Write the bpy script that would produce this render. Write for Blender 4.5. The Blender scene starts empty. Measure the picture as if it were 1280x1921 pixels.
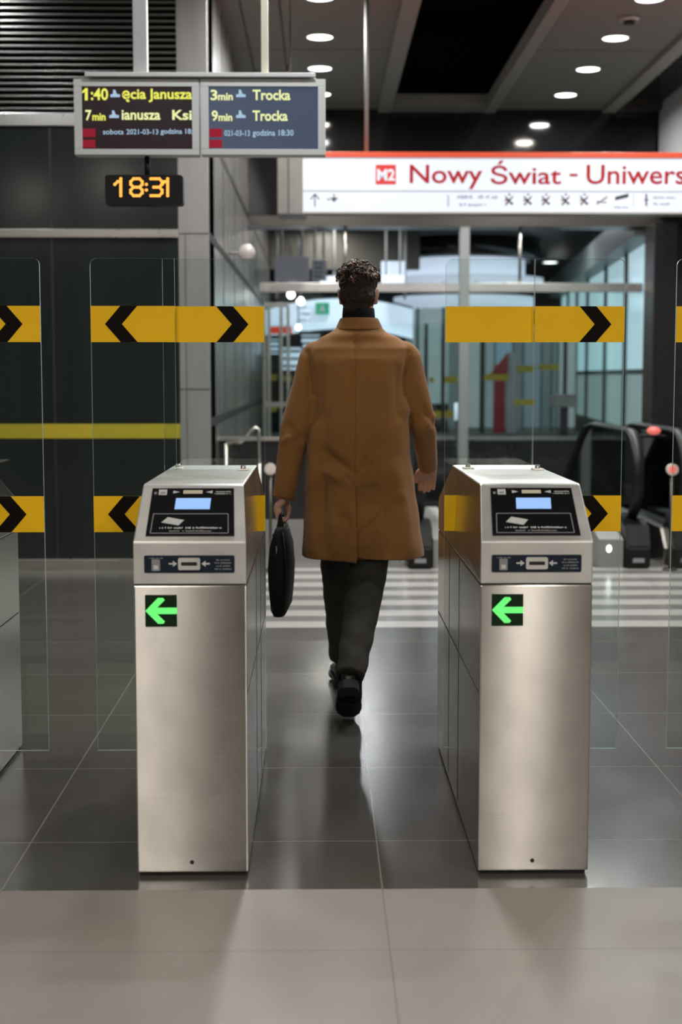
import bpy, bmesh, math, random
from mathutils import Vector, Matrix, noise
from mathutils.bvhtree import BVHTree
random.seed(7)
scn = bpy.context.scene
COL = scn.collection
PI = math.pi

# ------------------------------------------------------------------ camera, world, exposure
HC, FP, CX, CY = 1.343, 2667.0, 640.0, 960.5
PITCH = math.atan((CY - 705) / FP)
YAW = math.atan((CX - 600) / FP * math.cos(PITCH))
cam_d = bpy.data.cameras.new('camera')
cam = bpy.data.objects.new('camera', cam_d)
COL.objects.link(cam)
cam.location = (0, 0, HC)
cam.rotation_euler = (PI / 2 - PITCH, 0, -YAW)
cam_d.sensor_fit = 'HORIZONTAL'
cam_d.sensor_width = 24.0
cam_d.lens = FP / 1280 * 24.0
cam_d.clip_start = 0.05
cam_d.clip_end = 200
cam_d.dof.use_dof = True
cam_d.dof.focus_distance = 4.75
cam_d.dof.aperture_fstop = 2.6
scn.camera = cam

world = bpy.data.worlds.new('world')
scn.world = world
world.use_nodes = True
world.node_tree.nodes['Background'].inputs[0].default_value = (0.80, 0.90, 1.0, 1)
world.node_tree.nodes['Background'].inputs[1].default_value = 0.035

vs = scn.view_settings
scn.display_settings.display_device = 'sRGB'
vs.view_transform = 'Standard'
vs.look = 'None'
vs.exposure = 0.0
vs.gamma = 1.0
vs.use_curve_mapping = False

LAMP_W = 28.0          # radiant watts of one ceiling downlight
LAMP_W_FILL = 75.0     # added fill lamps behind the camera, for gate fronts and steel streaks

# ------------------------------------------------------------------ helpers: projection
_fx = math.sin(YAW) * math.cos(PITCH); _fy = math.cos(YAW) * math.cos(PITCH); _fz = -math.sin(PITCH)
_rx, _ry = math.cos(YAW), -math.sin(YAW)
_ux, _uy, _uz = _ry * _fz, -_rx * _fz, _rx * _fy - _ry * _fx

def _ray(x, y):
    a = (x - CX) / FP; b = (CY - y) / FP
    return (_fx + a * _rx + b * _ux, _fy + a * _ry + b * _uy, _fz + b * _uz)

def at(x, y, Y):
    """photo position to world point on the plane at distance Y"""
    d = _ray(x, y); t = Y / d[1]
    return Vector((d[0] * t, Y, HC + d[2] * t))

# ------------------------------------------------------------------ helpers: materials
def mat(name, col, rough=0.5, metal=0.0, emit=None, strength=0.0, var=0.0, vscale=8.0, bump=0.0, bscale=60.0,
        aniso=0.0, coat=0.0, spec=0.5, stretch=None, sheen=0.0):
    m = bpy.data.materials.new(name); m.use_nodes = True
    nt = m.node_tree; N = nt.nodes; L = nt.links
    b = N['Principled BSDF']
    b.inputs['Base Color'].default_value = (*col, 1)
    b.inputs['Roughness'].default_value = rough
    b.inputs['Metallic'].default_value = metal
    b.inputs['Specular IOR Level'].default_value = spec
    b.inputs['Coat Weight'].default_value = coat
    b.inputs['Sheen Weight'].default_value = sheen
    if emit is not None:
        b.inputs['Emission Color'].default_value = (*emit, 1)
        b.inputs['Emission Strength'].default_value = strength
    if var or bump:
        tc = N.new('ShaderNodeTexCoord')
        src = tc.outputs['Object']
        if stretch:
            mp = N.new('ShaderNodeMapping'); mp.inputs['Scale'].default_value = stretch
            L.new(src, mp.inputs[0]); src = mp.outputs[0]
    if var:
        nz = N.new('ShaderNodeTexNoise'); nz.inputs['Scale'].default_value = vscale
        nz.inputs['Detail'].default_value = 5
        L.new(src, nz.inputs['Vector'])
        mx = N.new('ShaderNodeMix'); mx.data_type = 'RGBA'
        mx.inputs[6].default_value = (*[c * (1 - var) for c in col], 1)
        mx.inputs[7].default_value = (*[min(1, c * (1 + var)) for c in col], 1)
        L.new(nz.outputs['Fac'], mx.inputs[0]); L.new(mx.outputs[2], b.inputs['Base Color'])
        rr = N.new('ShaderNodeMapRange')
        rr.inputs['To Min'].default_value = rough * 0.85; rr.inputs['To Max'].default_value = min(1, rough * 1.2)
        L.new(nz.outputs['Fac'], rr.inputs['Value']); L.new(rr.outputs[0], b.inputs['Roughness'])
    if bump:
        n2 = N.new('ShaderNodeTexNoise'); n2.inputs['Scale'].default_value = bscale; n2.inputs['Detail'].default_value = 3
        L.new(src, n2.inputs['Vector'])
        bp = N.new('ShaderNodeBump'); bp.inputs['Strength'].default_value = bump; bp.inputs['Distance'].default_value = 0.01
        L.new(n2.outputs['Fac'], bp.inputs['Height']); L.new(bp.outputs[0], b.inputs['Normal'])
    if aniso:
        b.inputs['Anisotropic'].default_value = aniso
        g = N.new('ShaderNodeNewGeometry')
        v = N.new('ShaderNodeVectorMath'); v.operation = 'CROSS_PRODUCT'
        L.new(g.outputs['True Normal'], v.inputs[0]); v.inputs[1].default_value = (0.02, 0.03, 1)
        v2 = N.new('ShaderNodeVectorMath'); v2.operation = 'CROSS_PRODUCT'; L.new(v.outputs[0], v2.inputs[0]); L.new(g.outputs['True Normal'], v2.inputs[1])
        L.new(v2.outputs[0], b.inputs['Tangent'])
    return m

def glass_mat(name, tint=(0.93, 0.97, 0.95), refl=1.0, base=0.0):
    """thin architectural glass: clear, reflecting by Fresnel"""
    m = bpy.data.materials.new(name); m.use_nodes = True
    nt = m.node_tree; N = nt.nodes; L = nt.links
    for n in list(N):
        if n.type != 'OUTPUT_MATERIAL': N.remove(n)
    out = [n for n in N if n.type == 'OUTPUT_MATERIAL'][0]
    t = N.new('ShaderNodeBsdfTransparent'); t.inputs[0].default_value = (*tint, 1)
    g = N.new('ShaderNodeBsdfGlossy'); g.inputs['Roughness'].default_value = 0.02; g.inputs['Color'].default_value = (0.95, 1, 0.98, 1)
    fr = N.new('ShaderNodeFresnel'); fr.inputs['IOR'].default_value = 1.5
    mu = N.new('ShaderNodeMath'); mu.operation = 'MULTIPLY_ADD'; mu.inputs[1].default_value = refl; mu.inputs[2].default_value = base
    mu.use_clamp = True
    mx = N.new('ShaderNodeMixShader')
    L.new(fr.outputs[0], mu.inputs[0]); L.new(mu.outputs[0], mx.inputs[0])
    L.new(t.outputs[0], mx.inputs[1]); L.new(g.outputs[0], mx.inputs[2]); L.new(mx.outputs[0], out.inputs[0])
    return m

def tile_mat(name, col, grout, rough, tx, ox, ty, oy, gw=0.003, var=0.15, stripes=None, spec=0.5):
    """stone tiles laid out in metres on the floor; optional inlaid pale stripes across the hall"""
    m = bpy.data.materials.new(name); m.use_nodes = True
    nt = m.node_tree; N = nt.nodes; L = nt.links; b = N['Principled BSDF']
    b.inputs['Specular IOR Level'].default_value = spec
    g = N.new('ShaderNodeNewGeometry'); sp = N.new('ShaderNodeSeparateXYZ'); L.new(g.outputs['Position'], sp.inputs[0])
    def M(op, a, c=None, clamp=False):
        n = N.new('ShaderNodeMath'); n.operation = op; n.use_clamp = clamp
        for i, s in enumerate((a, c)):
            if s is None: continue
            if isinstance(s, (int, float)): n.inputs[i].default_value = s
            else: L.new(s, n.inputs[i])
        return n.outputs[0]
    def joint(sock, size, off):
        f = M('FLOORED_MODULO', M('SUBTRACT', sock, off), size)
        d = M('MINIMUM', f, M('SUBTRACT', size, f))
        return M('LESS_THAN', d, gw)
    j = M('MAXIMUM', joint(sp.outputs[0], tx, ox), joint(sp.outputs[1], ty, oy))
    nz = N.new('ShaderNodeTexNoise'); nz.inputs['Scale'].default_value = 3.0; nz.inputs['Detail'].default_value = 8
    nz.inputs['Roughness'].default_value = 0.7
    L.new(g.outputs['Position'], nz.inputs['Vector'])
    n2 = N.new('ShaderNodeTexNoise'); n2.inputs['Scale'].default_value = 90.0; n2.inputs['Detail'].default_value = 3
    L.new(g.outputs['Position'], n2.inputs['Vector'])
    nn = M('ADD', M('MULTIPLY', nz.outputs['Fac'], 0.7), M('MULTIPLY', n2.outputs['Fac'], 0.3))
    # every tile of a slightly different tone
    tid = N.new('ShaderNodeCombineXYZ')
    L.new(M('FLOOR', M('DIVIDE', M('SUBTRACT', sp.outputs[0], ox), tx)), tid.inputs[0])
    L.new(M('FLOOR', M('DIVIDE', M('SUBTRACT', sp.outputs[1], oy), ty)), tid.inputs[1])
    wn = N.new('ShaderNodeTexWhiteNoise'); L.new(tid.outputs[0], wn.inputs['Vector'])
    nn = M('ADD', M('MULTIPLY', nn, 0.85), M('MULTIPLY', wn.outputs['Value'], 0.15))
    mx = N.new('ShaderNodeMix'); mx.data_type = 'RGBA'
    mx.inputs[6].default_value = (*[c * (1 - var) for c in col], 1); mx.inputs[7].default_value = (*[c * (1 + var) for c in col], 1)
    L.new(nn, mx.inputs[0]); c = mx.outputs[2]
    if stripes:
        y0, period, width, n, scol, x0 = stripes
        f = M('FLOORED_MODULO', M('SUBTRACT', sp.outputs[1], y0), period)
        s = M('LESS_THAN', f, width)
        s = M('MULTIPLY', s, M('GREATER_THAN', sp.outputs[1], y0))
        s = M('MULTIPLY', s, M('LESS_THAN', sp.outputs[1], y0 + n * period))
        s = M('MULTIPLY', s, M('GREATER_THAN', sp.outputs[0], x0))
        zone = M('MULTIPLY', M('GREATER_THAN', sp.outputs[1], y0), M('GREATER_THAN', sp.outputs[0], x0))  # paler ground between the stripes: reflected light put into the colour
        m4 = N.new('ShaderNodeMix'); m4.data_type = 'RGBA'; L.new(zone, m4.inputs[0]); L.new(c, m4.inputs[6])
        m4.inputs[7].default_value = (*[q * .42 for q in scol], 1); c = m4.outputs[2]
        m3 = N.new('ShaderNodeMix'); m3.data_type = 'RGBA'; L.new(s, m3.inputs[0]); L.new(c, m3.inputs[6])
        m3.inputs[7].default_value = (*scol, 1); c = m3.outputs[2]
    m2 = N.new('ShaderNodeMix'); m2.data_type = 'RGBA'; L.new(j, m2.inputs[0]); L.new(c, m2.inputs[6])
    m2.inputs[7].default_value = (*grout, 1); L.new(m2.outputs[2], b.inputs['Base Color'])
    r = N.new('ShaderNodeMapRange'); r.inputs['To Min'].default_value = rough * 0.75; r.inputs['To Max'].default_value = rough * 1.3
    L.new(nz.outputs['Fac'], r.inputs['Value']); L.new(r.outputs[0], b.inputs['Roughness'])
    bp = N.new('ShaderNodeBump'); bp.inputs['Strength'].default_value = 0.04; bp.inputs['Distance'].default_value = 0.004
    L.new(n2.outputs['Fac'], bp.inputs['Height']); L.new(bp.outputs[0], b.inputs['Normal'])
    return m

def brushed(name, col, rough, aniso):
    """steel brushed along the horizontal: highlights drawn out upright"""
    m = bpy.data.materials.new(name); m.use_nodes = True
    nt = m.node_tree; N = nt.nodes; L = nt.links
    N.remove(N['Principled BSDF']); out = [n for n in N if n.type == 'OUTPUT_MATERIAL'][0]
    g = N.new('ShaderNodeNewGeometry'); tc = N.new('ShaderNodeTexCoord')
    v = N.new('ShaderNodeVectorMath'); v.operation = 'CROSS_PRODUCT'; L.new(g.outputs['True Normal'], v.inputs[0]); v.inputs[1].default_value = (0.02, 0.03, 1)
    v2 = N.new('ShaderNodeVectorMath'); v2.operation = 'CROSS_PRODUCT'; L.new(v.outputs[0], v2.inputs[0]); L.new(g.outputs['True Normal'], v2.inputs[1])
    mp = N.new('ShaderNodeMapping'); mp.inputs['Scale'].default_value = (2.5, 2.5, 1.6); L.new(tc.outputs['Object'], mp.inputs[0])
    nz = N.new('ShaderNodeTexNoise'); nz.inputs['Scale'].default_value = 3.0; nz.inputs['Detail'].default_value = 6; L.new(mp.outputs[0], nz.inputs['Vector'])
    m2 = N.new('ShaderNodeMapping'); m2.inputs['Scale'].default_value = (3, 3, 260); L.new(tc.outputs['Object'], m2.inputs[0])
    n2 = N.new('ShaderNodeTexNoise'); n2.inputs['Scale'].default_value = 2.0; n2.inputs['Detail'].default_value = 2; L.new(m2.outputs[0], n2.inputs['Vector'])
    ad = N.new('ShaderNodeMath'); ad.operation = 'MULTIPLY_ADD'; L.new(n2.outputs['Fac'], ad.inputs[0]); ad.inputs[1].default_value = 0.45; L.new(nz.outputs['Fac'], ad.inputs[2])
    mr = N.new('ShaderNodeMapRange'); mr.inputs['From Min'].default_value = .45; mr.inputs['From Max'].default_value = 1.0; L.new(ad.outputs[0], mr.inputs['Value'])
    mx = N.new('ShaderNodeMix'); mx.data_type = 'RGBA'; L.new(mr.outputs[0], mx.inputs[0])
    mx.inputs[6].default_value = (*[c * .78 for c in col], 1); mx.inputs[7].default_value = (*[min(1, c * 1.15) for c in col], 1)
    b = N.new('ShaderNodeBsdfAnisotropic'); b.inputs['Roughness'].default_value = rough; b.inputs['Anisotropy'].default_value = aniso
    L.new(mx.outputs[2], b.inputs['Color']); L.new(v2.outputs[0], b.inputs['Tangent']); L.new(b.outputs[0], out.inputs[0])
    return m
STEEL = brushed('brushed_steel', (0.66, 0.63, 0.60), 0.25, -0.79)
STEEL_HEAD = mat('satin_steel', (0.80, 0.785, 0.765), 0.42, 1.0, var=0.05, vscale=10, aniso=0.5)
STEEL_TOP = mat('satin_steel_dimmed', (0.40, 0.405, 0.40), 0.45, 1.0, var=0.06)  # head steel darkened in colour to offset ceiling lamp glare on top
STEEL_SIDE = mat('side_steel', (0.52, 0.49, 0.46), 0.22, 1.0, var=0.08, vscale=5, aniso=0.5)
STEEL_RAIL = mat('rail_steel', (0.62, 0.59, 0.56), 0.28, 1.0, var=0.06)
PANEL_STEEL = mat('wall_panel_steel', (0.40, 0.385, 0.37), 0.26, 0.75, var=0.55, vscale=5, stretch=(4, 4, 0.06), aniso=0.6)  # upright streaks in the colour stand in for reflections
COLUMN_M = mat('column_cladding', (0.33, 0.32, 0.315), 0.36, 0.4, var=0.10, vscale=3, stretch=(5, 5, 0.4))
DARK = mat('black_gap', (0.008, 0.008, 0.009), 0.6)
BLACKPL = mat('black_plastic', (0.006, 0.006, 0.007), 0.40, spec=0.25)
BLACKGLOSS = mat('black_gloss_panel', (0.010, 0.010, 0.012), 0.12)
YELLOW = mat('yellow_film', (0.96, 0.56, 0.008), 0.55, var=0.03, spec=0.25)
CHEV = mat('black_film', (0.005, 0.003, 0.003), 0.7, spec=0.12)
YELLOW_DIM = mat('yellow_strip', (0.46, 0.36, 0.02), 0.45)
GLASS = glass_mat('gate_glass', (0.93, 0.965, 0.95), 0.8)
GLASS_CLR = glass_mat('screen_glass', (0.93, 0.97, 0.97), 0.5)
EDGE = mat('glass_edge', (0.58, 0.66, 0.62), 0.15, spec=0.8)
GREEN_L = mat('green_led', (0.02, 0.2, 0.03), 0.5, emit=(0.16, 0.95, 0.20), strength=0.95)
GREEN_BG = mat('green_led_field', (0.004, 0.010, 0.005), 0.3, emit=(0.0, 0.05, 0.005), strength=0.12)
LCD = mat('lcd_blue', (0.1, 0.2, 0.4), 0.4, emit=(0.33, 0.52, 0.95), strength=0.85)
INK_W = mat('printed_white', (0.55, 0.56, 0.56), 0.5)
INK_G = mat('printed_grey', (0.24, 0.24, 0.25), 0.5)
INK_B = mat('printed_beige', (0.62, 0.55, 0.42), 0.5)
NAVY = mat('label_navy', (0.012, 0.020, 0.035), 0.25)
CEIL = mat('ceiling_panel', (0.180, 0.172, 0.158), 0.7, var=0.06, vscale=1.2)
CEIL_TRIM = mat('ceiling_trim', (0.25, 0.24, 0.22), 0.5)
VOIDM = mat('void_black', (0.003, 0.003, 0.003), 0.95, spec=0.1)
BULK = mat('bulkhead_gloss', (0.012, 0.012, 0.013), 0.07)
BEAM = mat('bronze_beam', (0.085, 0.075, 0.066), 0.3, 0.6)
DGLASS = mat('dark_wall_glass', (0.016, 0.021, 0.020), 0.15, var=0.45, vscale=1.0, stretch=(3, 3, 0.2))
GREYFRAME = mat('display_frame_grey', (0.60, 0.60, 0.585), 0.42)
POSTM = mat('painted_post', (0.40, 0.40, 0.39), 0.5)
POSTW = mat('cream_post', (0.52, 0.49, 0.40), 0.45)
RIMM = mat('lamp_rim', (0.45, 0.44, 0.42), 0.35, 0.4)
LAMPE = mat('lamp_diffuser', (0.9, 0.9, 0.9), 0.5, emit=(1.0, 0.97, 0.90), strength=6.0)
LAMPC = mat('lamp_diffuser_cool', (0.9, 0.9, 0.9), 0.5, emit=(0.92, 0.97, 1.0), strength=6.0)
SIGNW = mat('sign_face_backlit', (0.52, 0.55, 0.61), 0.25, emit=(0.74, 0.83, 1.0), strength=0.34)
SIGNR = mat('sign_red_edge', (0.50, 0.055, 0.02), 0.35, emit=(0.75, 0.08, 0.02), strength=0.18)
SIGNT = mat('sign_red_letters', (0.30, 0.006, 0.012), 0.5, emit=(0.5, 0.005, 0.012), strength=0.10, spec=0.2)
SIGNK = mat('sign_black_marks', (0.03, 0.03, 0.05), 0.4)
SIGNG = mat('sign_grey_marks', (0.30, 0.34, 0.46), 0.4)
SIGNM = mat('sign_mid_line', (0.20, 0.22, 0.30), 0.4)
SIGNPINK = mat('sign_pink_stroke', (0.6, 0.2, 0.2), 0.4)
TXT_Y = mat('screen_yellow', (0.03, 0.03, 0.02), 0.7, spec=0.1, emit=(0.86, 0.85, 0.12), strength=1.0)
TXT_P = mat('screen_pale_yellow', (0.03, 0.03, 0.02), 0.7, spec=0.1, emit=(0.86, 0.90, 0.42), strength=1.0)
TXT_B = mat('screen_pale_blue', (0.03, 0.03, 0.02), 0.7, spec=0.1, emit=(0.50, 0.72, 0.95), strength=0.75)
TXT_R = mat('screen_red', (0.2, 0.01, 0.02), 0.5, emit=(0.50, 0.02, 0.05), strength=0.32, spec=0.1)
SCR_BG = mat('screen_dark', (0.008, 0.008, 0.012), 0.25, spec=0.2, emit=(0.04, 0.01, 0.015), strength=0.25)
SCR_BG2 = mat('screen_blue_grey', (0.02, 0.025, 0.04), 0.25, spec=0.2, emit=(0.10, 0.13, 0.20), strength=0.50)
CLOCK_O = mat('clock_orange', (0.3, 0.1, 0.01), 0.5, emit=(1.0, 0.40, 0.06), strength=1.5)
HAIR = mat('brown_hair', (0.020, 0.011, 0.007), 0.55, var=0.45, vscale=40, bump=0.6, bscale=180, spec=0.25)
HAIR_LT = mat('brown_hair_curls', (0.085, 0.038, 0.018), 0.36, var=0.5, vscale=35)
SKIN = mat('skin', (0.50, 0.27, 0.19), 0.5, var=0.06, vscale=30)
COATM = mat('camel_wool', (0.25, 0.112, 0.032), 0.85, var=0.07, vscale=14, bump=0.12, bscale=350, sheen=0.15, spec=0.2)
COATSEAM = mat('camel_seam_thread', (0.20, 0.085, 0.022), 0.9)
TROUS = mat('charcoal_wool', (0.040, 0.036, 0.031), 0.85, var=0.2, vscale=20, bump=0.1, bscale=400, spec=0.2)
KNIT = mat('black_knit', (0.005, 0.005, 0.006), 0.9, spec=0.15, bump=0.3, bscale=300)
SHOEM = mat('black_leather', (0.014, 0.012, 0.011), 0.28, bump=0.05, bscale=80)
SOLEM = mat('black_rubber', (0.008, 0.008, 0.008), 0.7)
BAGM = mat('black_bag_fabric', (0.0045, 0.0045, 0.005), 0.65, bump=0.15, bscale=120, spec=0.2)
ZIPM = mat('bag_metal', (0.5, 0.48, 0.44), 0.3, 1.0)
FLOOR_L = tile_mat('floor_pale_stone', (0.272, 0.240, 0.222), (0.17, 0.15, 0.135), 0.42, 1.0, 0.163, 0.40, 3.225, 0.0022, var=0.24)
FLOOR_D = tile_mat('floor_dark_stone', (0.068, 0.063, 0.058), (0.20, 0.19, 0.18), 0.21, 1.0, 0.163, 0.776, 4.012, 0.0022, var=0.30,
                   stripes=(7.53, 0.37, 0.19, 6.4, (0.38, 0.365, 0.345), -0.75), spec=0.85)
LITW = mat('lit_white', (0.6, 0.65, 0.7), 0.4, emit=(0.66, 0.80, 0.98), strength=0.70)
LITW2 = mat('lit_pale', (0.5, 0.5, 0.5), 0.4, emit=(0.62, 0.74, 0.92), strength=0.65)
LITTEAL = mat('lit_teal_window', (0.25, 0.33, 0.35), 0.15, emit=(0.36, 0.52, 0.57), strength=1.0)
LITTEAL2 = mat('lit_green_window', (0.10, 0.13, 0.12), 0.15, emit=(0.22, 0.29, 0.28), strength=0.8)
MULL = mat('dark_mullion', (0.018, 0.022, 0.025), 0.3)
GREYSIGN = mat('grey_sign', (0.36, 0.37, 0.40), 0.4, emit=(0.35, 0.38, 0.45), strength=0.18)
GREENEXIT = mat('exit_green', (0.02, 0.25, 0.14), 0.4, emit=(0.02, 0.30, 0.17), strength=0.5)
REDM = mat('red_paint', (0.35, 0.02, 0.03), 0.35)
REDL = mat('red_lit', (0.4, 0.03, 0.02), 0.35, emit=(0.9, 0.08, 0.03), strength=0.5)
HALLW = mat('hall_wall_grey', (0.22, 0.215, 0.205), 0.6, var=0.1, vscale=1.0)
GRANITE = mat('black_granite', (0.014, 0.014, 0.015), 0.25, var=0.3, vscale=20)
WALLP = mat('right_wall_pale', (0.55, 0.545, 0.54), 0.45, var=.08, vscale=2)
BACKD = mat('back_hall_dark', (0.13, 0.135, 0.14), 0.35, var=0.3, vscale=1.5, stretch=(3, 3, 0.3))
LEADM = mat('lamp_red_signal', (0.4, 0.05, 0.05), 0.4, emit=(0.9, 0.20, 0.16), strength=0.7)
DISCM = mat('pale_disc', (0.62, 0.55, 0.50), 0.4)

# ------------------------------------------------------------------ helpers: objects
OFF = {}

def thing(name, label, cat, loc=(0, 0, 0), group=None):
    o = bpy.data.objects.new(name, None); COL.objects.link(o)
    o.location = loc; o.empty_display_size = 0.1
    o['label'] = label; o['category'] = cat
    if group: o['group'] = group
    OFF[o.name] = Vector(loc)
    return o

def tag(o, label, cat, group=None, kind=None):
    o['label'] = label; o['category'] = cat
    if group: o['group'] = group
    if kind: o['kind'] = kind
    return o

def link(name, me, parent=None, label=None):
    o = bpy.data.objects.new(name, me); COL.objects.link(o)
    if parent is not None:
        off = OFF[parent.name]
        me.transform(Matrix.Translation(-off)); o.parent = parent; OFF[o.name] = off
    else:
        xs = [v.co for v in me.vertices]
        c = Vector(((min(v.x for v in xs) + max(v.x for v in xs)) / 2, (min(v.y for v in xs) + max(v.y for v in xs)) / 2, min(v.z for v in xs)))
        me.transform(Matrix.Translation(-c)); o.location = c; OFF[o.name] = c
    if label: o['label'] = label
    return o

class B:
    """collects shapes into one mesh"""
    def __init__(s): s.bm = bmesh.new(); s.mats = []
    def mi(s, m):
        if m not in s.mats: s.mats.append(m)
        return s.mats.index(m)
    def _fin(s, faces, m, smooth=False):
        k = s.mi(m)
        for f in faces: f.material_index = k; f.smooth = smooth
    def box(s, a, b, m, bev=0.0, M=None):
        a, b = Vector(a), Vector(b)
        lo = Vector(map(min, a, b)); hi = Vector(map(max, a, b))
        r = bmesh.ops.create_cube(s.bm, size=1.0)
        vs_ = r['verts']
        for v in vs_: v.co = Vector([lo[i] + (v.co[i] + 0.5) * (hi[i] - lo[i]) for i in range(3)])
        fs = set(f for v in vs_ for f in v.link_faces)
        if bev > 0:
            es = set(e for f in fs for e in f.edges)
            rr = bmesh.ops.bevel(s.bm, geom=list(es), offset=bev, segments=2, affect='EDGES', profile=0.6)
            fs = set(f for f in rr['faces']) | set(f for v in rr['verts'] for f in v.link_faces)
        if M is not None:
            bmesh.ops.transform(s.bm, matrix=M, verts=list(set(v for f in fs for v in f.verts)))
        s._fin(fs, m); return s
    def cyl(s, p, q, r, m, seg=24, r2=None, smooth=True):
        p, q = Vector(p), Vector(q); d = q - p
        r2 = r if r2 is None else r2
        z = d.normalized(); x = z.orthogonal().normalized(); y = z.cross(x)
        rings = []
        for c, rad in ((p, r), (q, r2)):
            rings.append([s.bm.verts.new(c + rad * (math.cos(2 * PI * i / seg) * x + math.sin(2 * PI * i / seg) * y)) for i in range(seg)])
        fs = [s.bm.faces.new((rings[0][i], rings[0][(i + 1) % seg], rings[1][(i + 1) % seg], rings[1][i])) for i in range(seg)]
        s._fin(fs, m, smooth)
        s._fin([s.bm.faces.new(rings[0][::-1]), s.bm.faces.new(rings[1])], m)
        return s
    def poly(s, pts, h, m, M=Matrix.Identity(4), z0=0.0):
        """closed 2D outline in the plane of frame M, h thick along its normal"""
        a = [s.bm.verts.new(M @ Vector((p[0], p[1], z0))) for p in pts]
        b = [s.bm.verts.new(M @ Vector((p[0], p[1], z0 + h))) for p in pts]
        n = len(pts)
        fs = [s.bm.faces.new(a[::-1]), s.bm.faces.new(b)]
        fs += [s.bm.faces.new((a[i], a[(i + 1) % n], b[(i + 1) % n], b[i])) for i in range(n)]
        s._fin(fs, m); return s
    def tube(s, pts, rad, m, seg=10, closed=False, cap=True, flat=None):
        """tube along points; rad number or list; flat=(sx,sy) squashes the section"""
        pts = [Vector(p) for p in pts]; n = len(pts)
        R = rad if isinstance(rad, (list, tuple)) else [rad] * n
        rings = []; ref = None
        for i, p in enumerate(pts):
            if closed: t = pts[(i + 1) % n] - pts[i - 1]
            else: t = pts[min(i + 1, n - 1)] - pts[max(i - 1, 0)]
            t.normalize()
            if ref is None:
                ref = t.cross(Vector((0, 0, 1)))
                if ref.length < 0.2: ref = t.cross(Vector((1, 0, 0)))
                if flat: ref = Vector((1, 0, 0)) - t * t.x
            ref = (ref - t * ref.dot(t)).normalized(); u = t.cross(ref)
            fx_, fy_ = flat if flat else (1, 1)
            rings.append([s.bm.verts.new(p + R[i] * (math.cos(2 * PI * k / seg) * ref * fx_ + math.sin(2 * PI * k / seg) * u * fy_)) for k in range(seg)])
        fs = []
        for i in range(n if closed else n - 1):
            a, b = rings[i], rings[(i + 1) % n]
            fs += [s.bm.faces.new((a[k], a[(k + 1) % seg], b[(k + 1) % seg], b[k])) for k in range(seg)]
        if cap and not closed:
            fs += [s.bm.faces.new(rings[0][::-1]), s.bm.faces.new(rings[-1])]
        s._fin(fs, m, True); return s
    def loft(s, rings, m, cap=True):
        vr = [[s.bm.verts.new(p) for p in r] for r in rings]; n = len(vr[0]); fs = []
        for a, b in zip(vr, vr[1:]):
            fs += [s.bm.faces.new((a[k], a[(k + 1) % n], b[(k + 1) % n], b[k])) for k in range(n)]
        if cap: fs += [s.bm.faces.new(vr[0][::-1]), s.bm.faces.new(vr[-1])]
        s._fin(fs, m, True); return s
    def ball(s, c, r, m, M=None, seg=20):
        rr = r if isinstance(r, (tuple, list)) else (r, r, r)
        o = bmesh.ops.create_uvsphere(s.bm, u_segments=seg, v_segments=seg // 2 + 2, radius=1.0)
        T = Matrix.Translation(c) @ (M if M is not None else Matrix.Identity(4)) @ Matrix.Diagonal((*rr, 1))
        bmesh.ops.transform(s.bm, matrix=T, verts=o['verts'])
        s._fin(set(f for v in o['verts'] for f in v.link_faces), m, True); return s
    def build(s, name, parent=None, label=None, fix=True):
        if fix: bmesh.ops.recalc_face_normals(s.bm, faces=s.bm.faces)
        me = bpy.data.meshes.new(name); s.bm.to_mesh(me); s.bm.free()
        for m in s.mats: me.materials.append(m)
        return link(name, me, parent, label)

def struct(name, b):
    o = b.build(name); o['kind'] = 'structure'; return o

def front(x, Y, z):
    """frame standing upright, facing the entrance: local x right, local y up, normal towards -Y"""
    return Matrix(((1, 0, 0, x), (0, 0, -1, Y), (0, 1, 0, z), (0, 0, 0, 1)))

def rrect(x0, y0, x1, y1, r, n=5):
    pts = []
    for cx, cy, a0 in ((x1 - r, y0 + r, -PI / 2), (x1 - r, y1 - r, 0), (x0 + r, y1 - r, PI / 2), (x0 + r, y0 + r, PI)):
        for i in range(n + 1):
            a = a0 + PI / 2 * i / n
            pts.append((cx + r * math.cos(a), cy + r * math.sin(a)))
    return pts

def text_mesh(body, m, M, x0, y0, x1, y1, bold=0.0, depth=0.001, keep=False):
    """lettering fitted to a rectangle of frame M; returns a mesh in world coordinates"""
    cu = bpy.data.curves.new('lettering', 'FONT'); cu.body = body; cu.size = 1.0; cu.offset = bold; cu.resolution_u = 3
    t = bpy.data.objects.new('lettering', cu); COL.objects.link(t)
    bpy.context.view_layer.update()
    me = bpy.data.meshes.new_from_object(t.evaluated_get(bpy.context.evaluated_depsgraph_get()))
    bpy.data.objects.remove(t); bpy.data.curves.remove(cu)
    xs = [v.co.x for v in me.vertices]; ys = [v.co.y for v in me.vertices]
    sx = (x1 - x0) / (max(xs) - min(xs)); sy = (y1 - y0) / (max(ys) - min(ys))
    me.transform(Matrix.Translation((x0, y0, depth)) @ Matrix.Diagonal((sx, sy, 1, 1)) @ Matrix.Translation((-min(xs), -min(ys), 0)))
    me.transform(M)
    me.materials.clear(); me.materials.append(m)
    return me

def letters(name, body, m, M, x0, y0, x1, y1, parent, bold=0.0, depth=0.001):
    return link(name, text_mesh(body, m, M, x0, y0, x1, y1, bold, depth), parent)

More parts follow.
